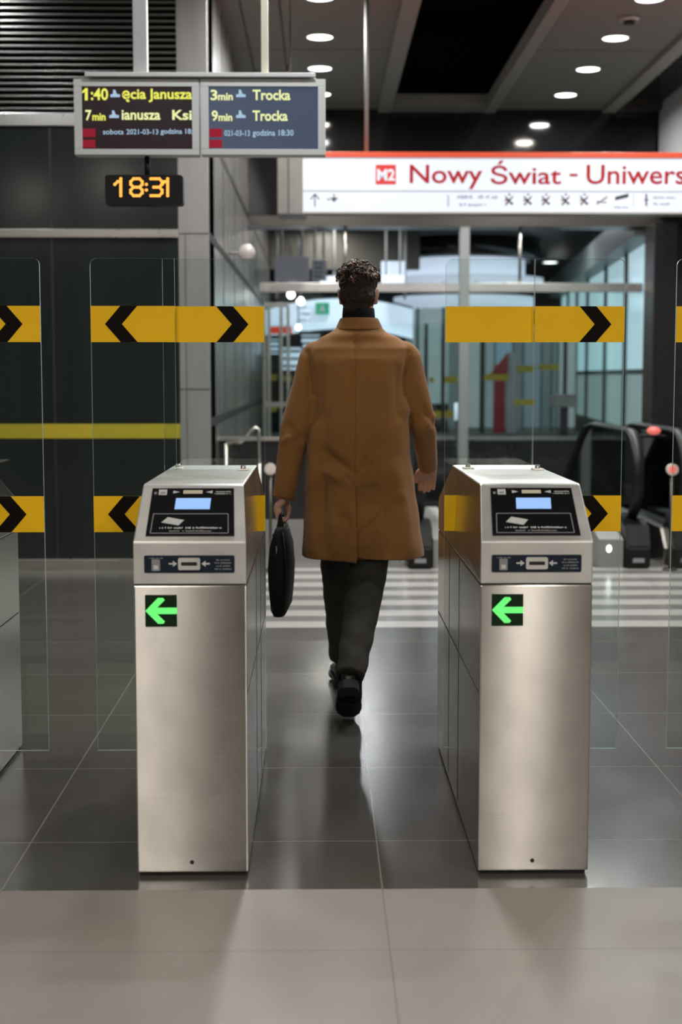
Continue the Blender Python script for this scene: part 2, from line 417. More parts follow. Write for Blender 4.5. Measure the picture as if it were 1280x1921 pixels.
def scribble(b, x0, y0, x1, y1, m, M, z, seed=1):
    """a line of print too small to read"""
    rnd = random.Random(seed); x = x0; h = y1 - y0
    while x < x1:
        w = h * rnd.uniform(0.25, 0.6)
        if rnd.random() > 0.16:
            lo = y0 + h * rnd.choice((0, 0, 0.1, 0.2)); hi = y1 - h * rnd.choice((0, 0.1, 0.3, 0.3))
            b.poly([(x, lo), (min(x + w, x1), lo), (min(x + w, x1), hi), (x, hi)], 0.0004, m, M, z)
        x += w * 1.3

def bake(o):
    bpy.context.view_layer.update()
    me = bpy.data.meshes.new_from_object(o.evaluated_get(bpy.context.evaluated_depsgraph_get()))
    o.modifiers.clear(); o.data = me
    return o

def remesh(o, vox, smooth=4, fac=0.5):
    r = o.modifiers.new('r', 'REMESH'); r.mode = 'VOXEL'; r.voxel_size = vox; r.use_smooth_shade = True
    if smooth:
        s = o.modifiers.new('s', 'SMOOTH'); s.iterations = smooth; s.factor = fac
    mats = list(o.data.materials)
    bake(o)
    if not o.data.materials:
        for m in mats: o.data.materials.append(m)
    for p in o.data.polygons: p.use_smooth = True; p.material_index = 0
    return o

def interp(tab, z):
    """smooth table lookup, rows (key, values...) sorted by key"""
    if z <= tab[0][0]: return tab[0][1:]
    for a, b in zip(tab, tab[1:]):
        if z <= b[0]:
            t = (z - a[0]) / (b[0] - a[0]); t = t * t * (3 - 2 * t)
            return tuple(x + (y - x) * t for x, y in zip(a[1:], b[1:]))
    return tab[-1][1:]

# ------------------------------------------------------------------ the setting
YB = 15.4       # bulkhead
ZC = 4.15       # ceiling
YF = 3.625      # pale tiles meet dark tiles
YW = 9.87       # dark glass wall on the left
XL = -0.757     # steel panelled wall on the left
XR = 3.60       # right wall
YE = 10.35      # end of the floor at the escalator pit

struct('floor', B().box((-6, 2.3, -0.2), (5.2, YF, 0), FLOOR_L))
struct('floor', B().box((-6, -14, -0.2), (5.2, 2.3, 0), FLOOR_D))  # unseen part, made dark so the gate steel reflects less light
b = B()
b.box((-6, YF, -0.2), (5.2, YE, 0), FLOOR_D)
b.box((-6, YE, -0.2), (0.55, 34, 0), FLOOR_D)
b.box((0.55, 17.0, -0.2), (9, 36, 0), FLOOR_D)
struct('floor', b)
# pit of the escalators
b = B()
b.box((0.53, YE, -4), (0.55, 17, -0.2), VOIDM); b.box((XR + .9, YE, -4), (XR + .92, 17, 0), VOIDM)
b.box((0.55, 17.0, -4), (XR + .9, 17.02, -0.2), VOIDM); b.box((0.55, YE, -4.02), (XR + .9, 17, -4), VOIDM)
b.box((0.55, YE - .02, -4), (XR + .9, YE, -0.2), VOIDM)
struct('trim_1', b)

# ceiling: grey panel fields with open black strips between them
b = B()
b.box((-6, -14, ZC), (0.70, YB - .03, ZC + .08), CEIL)
b.box((1.82, -14, ZC), (3.03, YB - .03, ZC + .08), CEIL)
b.box((0.62, -14, ZC - .035), (0.76, YB - .03, ZC + .10), CEIL_TRIM)
b.box((1.75, -14, ZC - .035), (1.86, YB - .03, ZC + .10), CEIL_TRIM)
b.box((3.0, -14, ZC - .035), (3.14, YB - .03, ZC + .10), CEIL_TRIM)
for x in (-0.60, -0.30): b.box((x - .006, -14, ZC - .002), (x + .006, YB - .03, ZC + .01), DARK)
for x0, x1 in ((-6, .62), (1.86, 3.0)):
    y = 15.0
    while y > -14:
        b.box((x0, y - .004, ZC - .0015), (x1, y + .004, ZC + .01), DARK); y -= 2.4
b.box((-6, -14, 5.0), (5.2, YB, 5.05), VOIDM)
b.box((0.76, 15.05, ZC - .03), (1.75, YB - .03, ZC + .1), CEIL)
struct('ceiling', b)
# steel mesh tray in the right-hand open strip
b = B()
for i in range(9):
    x = 3.20 + i * .045; b.box((x, 4, ZC + .05), (x + .008, YB - .05, ZC + .06), BEAM)
for i in range(76):
    y = 4.2 + i * .147; b.box((3.18, y, ZC + .035), (3.58, y + .01, ZC + .05), BEAM)
b.box((3.18, YB - .25, ZC - .03), (3.58, YB - .05, ZC + .05), BEAM)
tag(b.build('ceiling_mesh_tray'), 'dark open mesh tray along the ceiling edge at upper right', 'ceiling tray')

# bulkhead over the escalators with a bronze beam under it
struct('wall_back', B().box((XL - .02, YB, 2.98), (XR + .4, YB + .25, 5.0), BULK))
struct('trim_2', B().box((XL, YB - .06, 2.93), (XR + .4, YB + .35, 3.035), BEAM))
# walls
b = B()
b.box((XR, -14, 3.04), (XR + .2, YB - .07, 5.0), WALLP)
b.box((XR + .6, -14, 0), (XR + .8, 14.3, 3.04), HALLW)
b.box((XR + .2, -14, 3.04), (XR + .8, 14.3, 3.06), HALLW)
struct('wall_right', b)
struct('wall_far_left', B().box((-6.2, -14, 0), (-6, YW, 5.0), HALLW))
struct('wall_behind', B().box((-6.2, -14.2, 0), (5.4, -14, 5.0), HALLW))
# black clad pier at the right of the opening
pier = B(); x0 = at(1227, 600, 14.9).x; x1 = at(1268, 600, 14.9).x
pier.box((x0, 14.9, 0), (x1, 15.33, 2.92), GRANITE)
pier.box((x0 - .012, 14.905, 0), (x0, 15.33, 2.92), BEAM)
tag(pier.build('pier'), 'tall black clad pier right of the glazed opening under the sign', 'pier')
struct('wall_right', B().box((x1 + .004, 15.0, 0), (x1 + 3, 15.3, 2.92), GRANITE))

# left: dark glass wall with steel rails
xc0, xc1 = -0.965, -0.757
b = B()
b.box((-6, YW, 0.07), (xc0, YW + .04, 3.03), DGLASS)
for x in (-1.83, -3.1, -4.4): b.box((x - .007, YW - .002, .07), (x + .007, YW + .01, 3.03), mat('joint', (.06, .062, .06), .3, .6))
struct('wall_left', b)
struct('trim_3', B().box((-6, YW - .03, 3.025), (xc0, YW + .05, 3.112), STEEL_RAIL, .004))
struct('trim_4', B().box((-6, YW - .03, 2.281), (xc0, YW + .05, 2.338), STEEL_RAIL, .004))
struct('baseboard_left', B().box((-6, YW - .02, 0.0), (xc0, YW + .05, 0.07), STEEL_RAIL, .003))
struct('trim_5', B().box((-6, YW - .006, 0.912), (xc0, YW, 1.012), YELLOW_DIM))
# louvres above
b = B(); z = 3.135
b.box((-6, YW + .10, 3.115), (xc0, YW + .12, ZC - .004), VOIDM)
LOUV = mat('louvre_slat', (0.42, 0.40, 0.37), 0.25, 0.85)
while z < ZC - .03:
    prof = [(YW + .0, z), (YW - .012, z + .006), (YW - .012, z + .014), (YW + .05, z + .022), (YW + .05, z + .016)]
    va = [b.bm.verts.new((-6, p[0], p[1])) for p in prof]; vb = [b.bm.verts.new((xc0, p[0], p[1])) for p in prof]
    fs = [b.bm.faces.new((va[i], va[(i + 1) % 5], vb[(i + 1) % 5], vb[i])) for i in range(5)] + [b.bm.faces.new(va), b.bm.faces.new(vb[::-1])]
    b._fin(fs, LOUV); z += 0.0412
tag(b.build('louvre_grille'), 'dark horizontal metal louvre grille high on the left wall', 'louvre')
# clad column
b = B()
b.box((xc0, YW - .01, 0), (xc1, YW + .5, ZC - .002), COLUMN_M, .004)
for z in (3.07, 2.31, 1.25): b.box((xc0 + .001, YW - .012, z - .003), (xc1 - .001, YW, z + .003), DARK)
b.box((xc0 + .045, YW - .0115, 0), (xc0 + .049, YW, 2.3), DARK)
tag(b.build('column'), 'pale metal clad column between the dark glass and the panelled wall', 'column')
# steel panelled wall running back
b = B(); b.box((XL - .1, YW + .03, 0), (XL, 22, ZC), PANEL_STEEL)
y = YW + .06
while y < 22:
    b.box((XL - .01, y - .012, 0), (XL + .003, y + .012, ZC), DARK); y += 1.42
for z in (3.02, 2.30, 1.02):
    b.box((XL - .01, YW + .03, z - .03), (XL + .002, 22, z + .03), DARK)
struct('wall_left', b)

# parapet behind the man, left of the escalator
b = B()
b.box((XL, 10.62, 0.27), (0.50, 10.70, 0.86), GRANITE)
b.box((XL, 10.58, 0.0), (0.50, 10.72, 0.27), HALLW)
b.box((XL, 10.60, 0.86), (0.50, 10.72, 0.885), STEEL_RAIL)
tag(b.build('parapet'), 'low black parapet with grey base behind the briefcase', 'parapet')
b = B()
b.box((0.8, 16.9, -0.1), (3.55, 17.0, 0.58), GRANITE)
b.box((0.8, 16.86, 0.58), (3.55, 17.02, 0.62), STEEL_RAIL)
tag(b.build('parapet'), 'low dark parapet with steel cap on the far side of the escalator well', 'parapet')

# glazed screen in the opening
scr = thing('glass_screen', 'frameless glass screen with steel transom filling the opening under the sign', 'glass screen', (1.4, YB, 0))
zt0, zt1 = at(870, 548, YB).z, at(870, 531, YB).z
xs0, xs1 = at(487, 540, YB).x, x0 - .016
B().box((xs0, YB - .03, zt0), (xs1, YB + .06, zt1), STEEL_RAIL, .004).build('transom', scr)
xp0, xp1 = at(862, 540, YB).x, at(880, 540, YB).x
B().box((xp0, YB - .05, -.0), (xp1, YB + .08, 2.95), mat('post_grey', (.33, .34, .34), .4, .3), .004).build('post', scr)
for px in (648, 976):
    x = at(px, 480, YB).x
    B().cyl((x, YB, zt1), (x, YB, 2.95), .018, STEEL_RAIL, 12).build('hanger_rod', scr)
B().box((xs0, YB + .01, .03), (xp0, YB + .02, zt0), GLASS_CLR).build('pane', scr)
B().box((xp1, YB + .01, .03), (xs1, YB + .02, zt0), GLASS_CLR).build('pane', scr)

# ------------------------------------------------------------------ ceiling downlights
def downlight(x, y, z, label, cool, power, r=0.105, group=None):
    t = thing('ceiling_downlight', label, 'ceiling light', (x, y, z), group)
    b = B(); n = 32
    rings = [[Vector((x + rr * math.cos(2 * PI * i / n), y + rr * math.sin(2 * PI * i / n), zz)) for i in range(n)]
             for rr, zz in ((r * 1.02, z), (r * 1.16, z), (r * 1.16, z - .008), (r * 1.02, z - .010), (r, z - .004))]
    b.loft(rings, RIMM, cap=False).build('rim', t)
    B().cyl((x, y, z - .006), (x, y, z - .002), r, LAMPC if cool else LAMPE, 32).build('diffuser', t)
    ld = bpy.data.lights.new('lamp_light', 'AREA'); ld.shape = 'DISK'; ld.size = 2 * r * .95; ld.energy = power
    ld.color = (0.93, 0.97, 1.0) if cool else (1.0, 0.93, 0.82); ld.spread = math.radians(170)
    lo = bpy.data.objects.new('lamp_light', ld); COL.objects.link(lo); lo.parent = t; lo.location = (0, 0, -0.012)
    return t

pos_r = ['nearest', 'middle', 'farthest']
for i, y in enumerate((12.14, 13.35, 14.55)):
    downlight(0.006, y, ZC, ['upper of the round ceiling lights right of the departure display',
                             'second round ceiling light down, right of the departure display',
                             'round ceiling light half hidden by the departure display corner'][i], i == 1, LAMP_W)
    downlight(2.47, y, ZC, ['highest and brightest of the three round lights in the right ceiling field',
                            'middle of the three round lights in the right ceiling field, warm white',
                            'lowest of the three round lights in the right ceiling field'][i], i != 1, LAMP_W)
for y in (10.9, 9.7, 8.5, 7.3, 6.1):
    for x in (0.006, 2.47):
        downlight(x, y, ZC, 'round ceiling light of the rows above the gates', y in (10.9, 8.5, 6.1), LAMP_W * 1.4, group='ceiling lights above the picture')
for i, y in enumerate((8.5, 6.1)):
    downlight(-2.46, y, ZC, 'round ceiling light of the row left of the gates', True, LAMP_W * .6, group='ceiling lights left of the picture')
for i, (x, y, f) in enumerate(((-1.5, .9, .55), (2.47, .9, .55), (-1.137, -1.1, .45), (1.49, -1.1, .5), (-1.08, -3.4, .35), (1.78, -3.4, .5), (3.4, -2.4, 1.1), (3.3, -.6, .5), (-2.9, -.6, .8),
                               (-1.55, -5.2, .4), (-1.5, -8.3, .3), (2.46, -8.3, .6), (2.58, -9.0, .6), (-4.4, -2.3, 1), (5.0, -2.3, .8))):
    downlight(x, y, ZC, 'added round ceiling light behind the viewer, placed to light the gate fronts', False, LAMP_W_FILL * f, group='added ceiling lights behind the viewer')  # unseen lamps added to streak the steel and fill the near floor
# a round fitting that is not lit
xx, yy = 2.44, 11.47
b = B().cyl((xx, yy, ZC - .03), (xx, yy, ZC), .075, RIMM, 28, .085)
b.cyl((xx, yy, ZC - .05), (xx, yy, ZC - .03), .045, BLACKPL, 24)
tag(b.build('smoke_detector'), 'small unlit round fitting on the ceiling above the brightest right light', 'ceiling fitting')

# ------------------------------------------------------------------ ticket gates
GW, GY0, GY1 = 0.149, 3.725, 5.07
ZS = 0.795

def chevron_band(b, x0, x1, z0, z1, Y, tip=None, dirn=1):
    """yellow film on the glass; a black chevron pointing left (-1) or right (+1) with its tip at x = tip"""
    M = front(0, Y, 0); t = 0.0012
    b.poly([(x0, z0), (x1, z0), (x1, z1), (x0, z1)], t, YELLOW, M)
    if tip is not None:
        h = z1 - z0; zm = (z0 + z1) / 2; w = 0.052; run = h * 0.50 * 0.86
        d = dirn
        pts = [(tip, zm), (tip - d * run, z1), (tip - d * (run + w), z1), (tip - d * w, zm), (tip - d * (run + w), z0), (tip - d * run, z0)]
        pts = [(min(max(p[0], x0), x1), p[1]) for p in pts]
        if d < 0: pts = pts[::-1]
        b.poly(pts, 0.0012, CHEV, M, t)

def pane(parent, x0, x1, Y, bands, rnd):
    """one sliding glass leaf, rounded at its free top corner"""
    z0, z1 = 0.155, 1.704; th = 0.010; M = front(0, Y, 0)
    r = 0.02; pts = []
    if rnd > 0: pts = [(x0, z0), (x1, z0)] + [(x1 - r + r * math.cos(a), z1 - r + r * math.sin(a)) for a in [PI / 2 * i / 5 for i in range(6)]] + [(x0, z1)]
    else: pts = [(x0, z0), (x1, z0), (x1, z1)] + [(x0 + r - r * math.sin(a), z1 - r + r * math.cos(a)) for a in [PI / 2 * i / 5 for i in range(6)]]
    b = B(); b.mi(GLASS); k = b.mi(EDGE)
    b.poly(pts, th, GLASS, M, -th / 2)
    b.bm.normal_update()
    for f in b.bm.faces:
        if abs(f.normal.y) < 0.5: f.material_index = k
    p = b.build('glass_leaf', parent)
    for (a0, a1, zz0, zz1, tip, dr) in bands:
        bb = B(); chevron_band(bb, a0, a1, zz0, zz1, Y - th / 2 - .0005, tip, dr)
        bb.build('warning_band', p)
    return p

def gate(cx, label, panes, lit=True):
    root = thing('ticket_gate', label, 'ticket gate', (cx, (GY0 + GY1) / 2, 0), 'ticket gates in a row')
    xa, xb = cx - GW, cx + GW
    # plinth and lower housing
    B().box((xa + .006, GY0 + .01, 0), (xb - .006, GY1 - .01, 0.016), DARK).build('plinth', root)
    b = B(); b.box((xa, GY0, 0.012), (xb, GY1, ZS - .0035), STEEL, .004)
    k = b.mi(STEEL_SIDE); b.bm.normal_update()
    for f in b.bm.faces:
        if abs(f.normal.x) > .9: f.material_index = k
    # joints of the side sheets
    for z in (0.50,):
        for x in (xa, xb): b.box((x - .0008, GY0 + .02, z - .0025), (x + .0008, GY1 - .02, z + .0025), DARK)
    for y in (4.30, 4.62):
        for x in (xa, xb): b.box((x - .0008, y - .002, .03), (x + .0008, y + .002, ZS - .01), DARK)
    b.build('housing', root)
    # upper housing: upright band, sloping reader face, flat top, sloping back
    prof = [(GY0, ZS), (GY0, 0.907), (GY0 + .138, 1.046), (GY0 + .150, 1.050), (4.68, 1.050), (4.70, 1.046), (GY1, 0.907), (GY1, ZS)]
    inset = [0, 0, .012, .014, .014, .012, 0, 0]
    b = B(); L_ = [b.bm.verts.new((xa + i, p[0], p[1])) for p, i in zip(prof, inset)]
    R_ = [b.bm.verts.new((xb - i, p[0], p[1])) for p, i in zip(prof, inset)]
    n = len(prof)
    fs = [b.bm.faces.new((L_[i], L_[(i + 1) % n], R_[(i + 1) % n], R_[i])) for i in range(n)] + [b.bm.faces.new(L_[::-1]), b.bm.faces.new(R_)]
    b._fin(fs, STEEL_HEAD)
    bmesh.ops.bevel(b.bm, geom=list(b.bm.edges), offset=.0035, segments=2, affect='EDGES', profile=.6)
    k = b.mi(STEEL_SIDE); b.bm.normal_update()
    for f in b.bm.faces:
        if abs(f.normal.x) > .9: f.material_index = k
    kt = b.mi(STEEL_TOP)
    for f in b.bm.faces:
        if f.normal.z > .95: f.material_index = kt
    b.build('head', root)
    B().box((xa + .003, GY0 + .003, ZS - .006), (xb - .003, GY1 - .003, ZS + .003), DARK).build('seam', root)
    # reader panel on the slope
    v = Vector((0, .138, .139)).normalized(); nrm = Vector((0, -v.z, v.y))
    S = Matrix(((1, 0, 0, cx), (0, v.y, nrm.y, GY0 + .0005), (0, v.z, nrm.z, 0.9075), (0, 0, 0, 1)))
    b = B(); b.poly([(-.117, .018), (.117, .018), (.110, .182), (-.110, .182)], .004, BLACKGLOSS, S)
    rp = b.build('reader_panel', root)
    B().poly([(-.046, .108), (.048, .108), (.050, .146), (-.044, .146)], .001, LCD, S, .0042).build('display_window', rp)
    b = B(); z_ = .0042
    fr = [(-.105, .026), (.101, .026), (.098, .092), (-.101, .092)]
    for i in range(4):
        p, q = fr[i], fr[(i + 1) % 4]; d = Vector((q[0] - p[0], q[1] - p[1])).normalized() * .0012
        b.poly([(p[0] - d.y, p[1] + d.x), (p[0] + d.y, p[1] - d.x), (q[0] + d.y, q[1] - d.x), (q[0] - d.y, q[1] + d.x)], .0005, INK_G, S, z_)
    scribble(b, -.082, .041, .082, .047, INK_W, S, z_, 3); scribble(b, -.060, .031, .060, .036, INK_G, S, z_, 4)
    b.poly([(-.092, .158), (-.070, .158), (-.070, .177), (-.092, .177)], .0005, INK_W, S, z_)
    b.poly([(-.087, .162), (-.075, .162), (-.075, .168), (-.087, .168)], .0009, INK_G, S, z_)
    scribble(b, -.104, .160, -.096, .172, INK_G, S, z_, 5)
    scribble(b, .058, .160, .103, .164, INK_W, S, z_, 6); scribble(b, .058, .167, .103, .171, INK_W, S, z_, 7)
    for s_ in (-1, 1):
        c0 = .000 + s_ * .044
        b.poly([(c0 - s_ * .009, .168), (c0 + s_ * .009, .163), (c0 + s_ * .009, .173)][::s_], .0005, INK_W, S, z_)
    b.build('printed_legend', rp)
    B().poly([(-.026, .162), (.026, .162), (.026, .174), (-.026, .174)], .0008, INK_B, S, z_).build('indicator_strip', rp)
    B().poly([(-.078, .062), (-.032, .052), (-.018, .070), (-.062, .080)], .0012, INK_W, S, z_).build('card_symbol', rp)
    # ticket slot panel on the upright band
    T = front(cx, GY0, 0)
    tp = B().poly(rrect(-.120, .826, .118, .872, .004), .003, NAVY, T).build('ticket_panel', root)
    zt = .0032
    b = B(); b.poly(rrect(-.030, .834, .028, .866, .005), .006, STEEL_HEAD, T, zt)
    b.poly(rrect(-.022, .846, .020, .855, .002), .0012, DARK, T, zt + .006); b.build('ticket_slot', tp)
    b = B()
    for s_ in (-1, 1):
        q = -.001 + s_ * .042
        b.poly([(q + s_ * .012, .848), (q + s_ * .001, .848), (q + s_ * .001, .842), (q - s_ * .010, .850), (q + s_ * .001, .858), (q + s_ * .001, .852), (q + s_ * .012, .852)][::-s_], .0005, INK_W, T, zt)
    b.poly(rrect(-.100, .831, -.078, .862, .002), .0005, INK_G, T, zt); b.poly([(-.095, .835), (-.083, .835), (-.083, .846), (-.095, .846)], .0008, INK_W, T, zt)
    scribble(b, -.107, .863, -.070, .867, INK_G, T, zt, 8)
    for i, zz in enumerate((.834, .842, .850, .858)): scribble(b, .066 + (i % 2) * .004, zz, .110 - (i % 2) * .003, zz + .004, INK_G, T, zt, 10 + i)
    b.build('printed_legend', tp)
    # green arrow
    ind = B().poly([(-.119, .682), (-.035, .682), (-.035, .767), (-.119, .767)], .002, GREEN_BG, T).build('arrow_indicator', root)
    b = B(); A = T @ Matrix.Translation((-.077, .7245, .0022))
    b.poly([(.042, .0085), (-.010, .0085), (.010, .0285), (.006, .0345), (-.008, .0345), (-.0415, 0), (-.008, -.0345), (.006, -.0345), (.010, -.0285), (-.010, -.0085), (.042, -.0085)][::-1], .0006, GREEN_L, A)
    b.build('arrow', ind)
    # lock and clamps
    B().cyl((cx - .002, GY0 - .0015, .040), (cx - .002, GY0 + .002, .040), .0055, DARK, 16).build('lock', root)
    for p in panes: pane(root, *p)
    for sx, yy in ((-1, 4.49), (1, 4.42)):
        x = cx + sx * .105
        b = B().box((x - .018, yy - .02, 1.048), (x + .018, yy + .02, 1.056), STEEL_RAIL, .002).cyl((x, yy, 1.05), (x, yy, 1.066), .008, STEEL_RAIL, 12)
        b.build('leaf_clamp', root)
    return root

ZU0, ZU1, ZL0, ZL1 = 1.447, 1.558, 0.855, 0.968
def bands(x0, x1, tip, d): return [(x0, x1, ZU0, ZU1, tip, d), (x0, x1, ZL0, ZL1, tip, d)]
YA, YBp = 4.45, 4.47
gate(-0.3435, 'steel ticket gate standing left of the man, beside his briefcase, with green arrow', [
    (-0.7085, -0.4486, YA, bands(-0.7085, -0.4486, -0.664, -1), -1),
    (-0.488, -0.1724, YBp, bands(-0.488, -0.1724, -0.2215, 1), 1)])
gate(0.5745, 'steel ticket gate standing right of the man, in front of the escalator', [
    (0.3932, 0.6693, YBp, bands(0.3932, 0.6693, None, 1), -1),
    (0.6693, 0.9486, YA, bands(0.6693, 0.9486, 0.9075, 1), 1)])
gate(-1.229, 'ticket gate cut off by the left picture edge, side and glass leaf showing', [
    (-1.13, -0.864, YA, bands(-1.13, -0.864, -0.9185, 1), 1),
    (-1.48, -1.26, YBp, bands(-1.48, -1.26, -1.43, -1), -1)])
gate(1.4945, 'ticket gate at the right picture edge, only its glass leaf showing', [
    (1.1100, 1.40, YA, bands(1.1100, 1.40, 1.155, -1), -1),
    (1.52, 1.665, YBp, bands(1.52, 1.665, None, 1), 1)])

# ------------------------------------------------------------------ departure display and clock
YD = 7.0
dd = thing('departure_display', 'twin screen train departure display in a grey frame hanging at upper left', 'departure display', (-.58, YD, 2.40))
F0 = front(0, YD, 0)
def px2(x, y, Y): p = at(x, y, Y); return p.x, p.z
for (xa, xb, sa, sb, bg) in ((138, 374.5, 153, 361, SCR_BG), (376.5, 611, 391, 597, SCR_BG2)):
    X0, Z1 = px2(xa, 148, YD); X1, Z0 = px2(xb, 291, YD)
    S0, SZ1 = px2(sa, 162, YD); S1, SZ0 = px2(sb, 280, YD)
    b = B(); b.box((X0, YD + .012, Z0), (X1, YD + .09, Z1), GREYFRAME, .004)
    for a, c in (((X0, Z0), (X1, SZ0)), ((X0, SZ1), (X1, Z1)), ((X0, SZ0), (S0, SZ1)), ((S1, SZ0), (X1, SZ1))):
        b.box((a[0], YD - .004, a[1]), (c[0], YD + .02, c[1]), GREYFRAME, .002)
    fr = b.build('screen_frame', dd)
    s = B().box((S0, YD + .004, SZ0), (S1, YD + .013, SZ1), bg).build('screen', dd)
    Ft = front(0, YD + .0035, 0)
    b = B()
    rx0, rz1 = px2(sa + 2, 241, YD); rx1, rz0 = px2(sa + 26, 257, YD)
    b.poly([(rx0, rz0), (rx1, rz0), (rx1, rz1), (rx0, rz1)], .0008, TXT_R, Ft); b.build('red_field', s); b = B()
    rx0, rz1 = px2(sa + 1, 262, YD); rx1, rz0 = px2(sa + 26, 277, YD)
    b.poly([(rx0, rz0), (rx1, rz0), (rx1, rz1), (rx0, rz1)], .0008, TXT_R, Ft); b.build('red_field', s)
    def T_(body, x0, y0, x1, y1, m, bold=.025):
        a, z1 = px2(x0, y0, YD); c, z0 = px2(x1, y1, YD); letters('lettering', body, m, Ft, a, z0, c, z1, s, bold)
    # platform symbols
    b = B()
    for yy, xx in ((176, sa + 54 if bg is SCR_BG else sa + 52), (215, sa + 52)):
        q = [(xx, yy + 6), (xx + 18, yy + 6), (xx + 18, yy + 1), (xx + 12, yy), (xx + 9, yy - 8), (xx + 5, yy - 8), (xx + 5, yy), (xx, yy + 1)]
        b.poly([px2(*p, YD) for p in q][::-1], .0008, TXT_B, Ft)
        b.build('platform_symbol', s); b = B()
    if bg is SCR_BG:
        T_(':40', 170, 165, 203, 188, TXT_Y); b = B(); b.poly([px2(*p, YD) for p in ((159, 188), (164.5, 188), (164.5, 165), (160, 165), (154, 171), (154, 175), (159, 172))], .0008, TXT_Y, Ft); b.build('lettering', s); T_('ęcia Janusza', 229, 166, 360.5, 192, TXT_Y)
        T_('7', 160, 206, 172, 226, TXT_P); T_('min', 173, 212, 198, 226, TXT_Y, .03); T_('ianusza', 228, 206, 301, 225, TXT_P)
        T_('Ksi', 323, 206, 360, 225, TXT_P)
        T_('sobota', 193, 242, 232, 252, TXT_B, .01); T_('2021-03-13', 237, 242, 297, 252, TXT_B, .01); T_('godzina 18:', 301, 241, 361, 254, TXT_B, .015)
    else:
        T_('3', 395, 168, 408, 188, TXT_P); T_('min', 409, 174, 437, 188, TXT_P, .03); T_('Trocka', 474, 168, 545, 188, TXT_P)
        T_('9', 397, 207, 409, 227, TXT_P); T_('min', 410, 213, 436, 227, TXT_P, .03); T_('Trocka', 474, 207, 540, 227, TXT_P)
        T_('021-03-13', 421, 244, 469, 255, TXT_B, .01); T_('godzina 18:30', 474, 243, 551, 258, TXT_B, .015)
X0, Z1 = px2(160, 138, YD); X1, Z0 = px2(592, 146, YD)
B().box((X0, YD - .02, Z0), (X1, YD + .12, Z1 + .004), GREYFRAME, .003).build('top_rail', dd)
for xa, xb, m in ((250, 276, POSTM), (490, 503, POSTW)):
    X0 = at(xa, 60, YD + .05).x; X1 = at(xb, 60, YD + .05).x
    B().box((X0, YD + .03, 2.775), (X1, YD + .10, ZC), m, .004).build('hanging_post', dd)
B().cyl((at(545, 60, YD + .06).x, YD + .06, 2.77), (at(545, 60, YD + .06).x, YD + .06, ZC), .005, mat('cable_brown', (.05, .035, .02), .6), 8).build('cable', dd)

ck = thing('digital_clock', 'black digital clock showing 18:31 in orange, hanging under the departure display', 'clock', (-.84, YD, 2.16))
X0, Z1 = px2(197, 328, YD); X1, Z0 = px2(344, 385, YD)
b = B(); b.poly(rrect(X0, Z0, X1, Z1, .016), .07, BLACKPL, front(0, YD + .065, 0)); b.build('clock_case', ck)
GLY = {'1': ('00100', '01100', '10100', '00100', '00100', '00100', '00100'), '8': ('01110', '10001', '10001', '01110', '10001', '10001', '01110'),
       '3': ('11110', '00001', '00001', '01110', '00001', '00001', '11110'), ':': ('0', '0', '1', '0', '1', '0', '0')}
def dot_digit(ch, x0, y0, x1, y1):
    g = GLY[ch]; n = len(g[0]); b = B(); F_ = front(0, YD - .0055, 0)
    for r in range(7):
        for c_ in range(n):
            if g[r][c_] == '0': continue
            cxp = x0 + (x1 - x0) * ((c_ + .5) / n if n > 1 else .5); cyp = y0 + (y1 - y0) * (r + .5) / 7
            p = px2(cxp, cyp, YD)
            for dc, dr_ in ((0, 0), (1, 0), (0, 1), (1, 1), (-1, 1)):
                if 0 <= c_ + dc < n and r + dr_ < 7 and g[r + dr_][c_ + dc] == '1':
                    q = px2(cxp + dc * (x1 - x0) / n, cyp + dr_ * (y1 - y0) / 7, YD)
                    if (dc, dr_) == (0, 0):
                        b.poly([(p[0] + .0075 * math.cos(2 * PI * k / 12), p[1] + .0075 * math.sin(2 * PI * k / 12)) for k in range(12)], .0008, CLOCK_O, F_)
                    elif dc == 0 or dr_ == 0 or (g[r][c_ + dc] == '0' and g[r + dr_][c_] == '0'):
                        a_ = Vector(p); e_ = Vector(q); d = (e_ - a_).normalized(); nn = Vector((-d.y, d.x)) * .0058
                        b.poly([a_ - nn, e_ - nn, e_ + nn, a_ + nn], .0007, CLOCK_O, F_)
    return b.build('clock_digit', ck)
for ch, a_, c_ in (('1', 213, 241), ('8', 243, 270), (':', 266, 284), ('3', 281, 307), ('1', 301, 329)): dot_digit(ch, a_, 333, c_, 370)
xk = at(275, 310, YD).x
B().cyl((xk, YD + .03, Z1 - .01), (xk, YD + .03, 2.399), .013, BLACKPL, 14).build('hanger', ck)

# ------------------------------------------------------------------ station sign
YS = 10.7
sg = thing('station_sign', 'long white backlit station name sign with red top edge and red lettering', 'sign', (1.5, YS, 2.55))
sx0, sz1 = px2(568, 288, YS); sz0 = px2(568, 397, YS)[1]; sx1 = 4.05
zr = px2(568, 295, YS)[1]; zm = px2(568, 358, YS)[1]
B().box((sx0, YS, sz0), (sx1, YS + .18, zr), SIGNW, .003).build('sign_box', sg)
B().box((sx0 - .005, YS - .012, zr), (sx1 + .005, YS + .19, sz1 + .012), SIGNR, .003).build('red_edge', sg)
B().box((sx0 - .002, YS - .004, sz0 - .012), (sx1, YS + .18, sz0), RIMM).build('lower_edge', sg)
FS = front(0, YS - .001, 0)
B().poly([(sx0, zm - .004), (sx1, zm - .004), (sx1, zm + .002), (sx0, zm + .002)], .001, SIGNM, FS).build('dividing_line', sg)
def T2(body, x0, y0, x1, y1, m, bold=.0, par=sg, dep=.001, name='lettering'):
    a, z1 = px2(x0, y0, YS); c, z0 = px2(x1, y1, YS); return letters(name, body, m, FS, a, z0, c, z1, par, bold, dep)
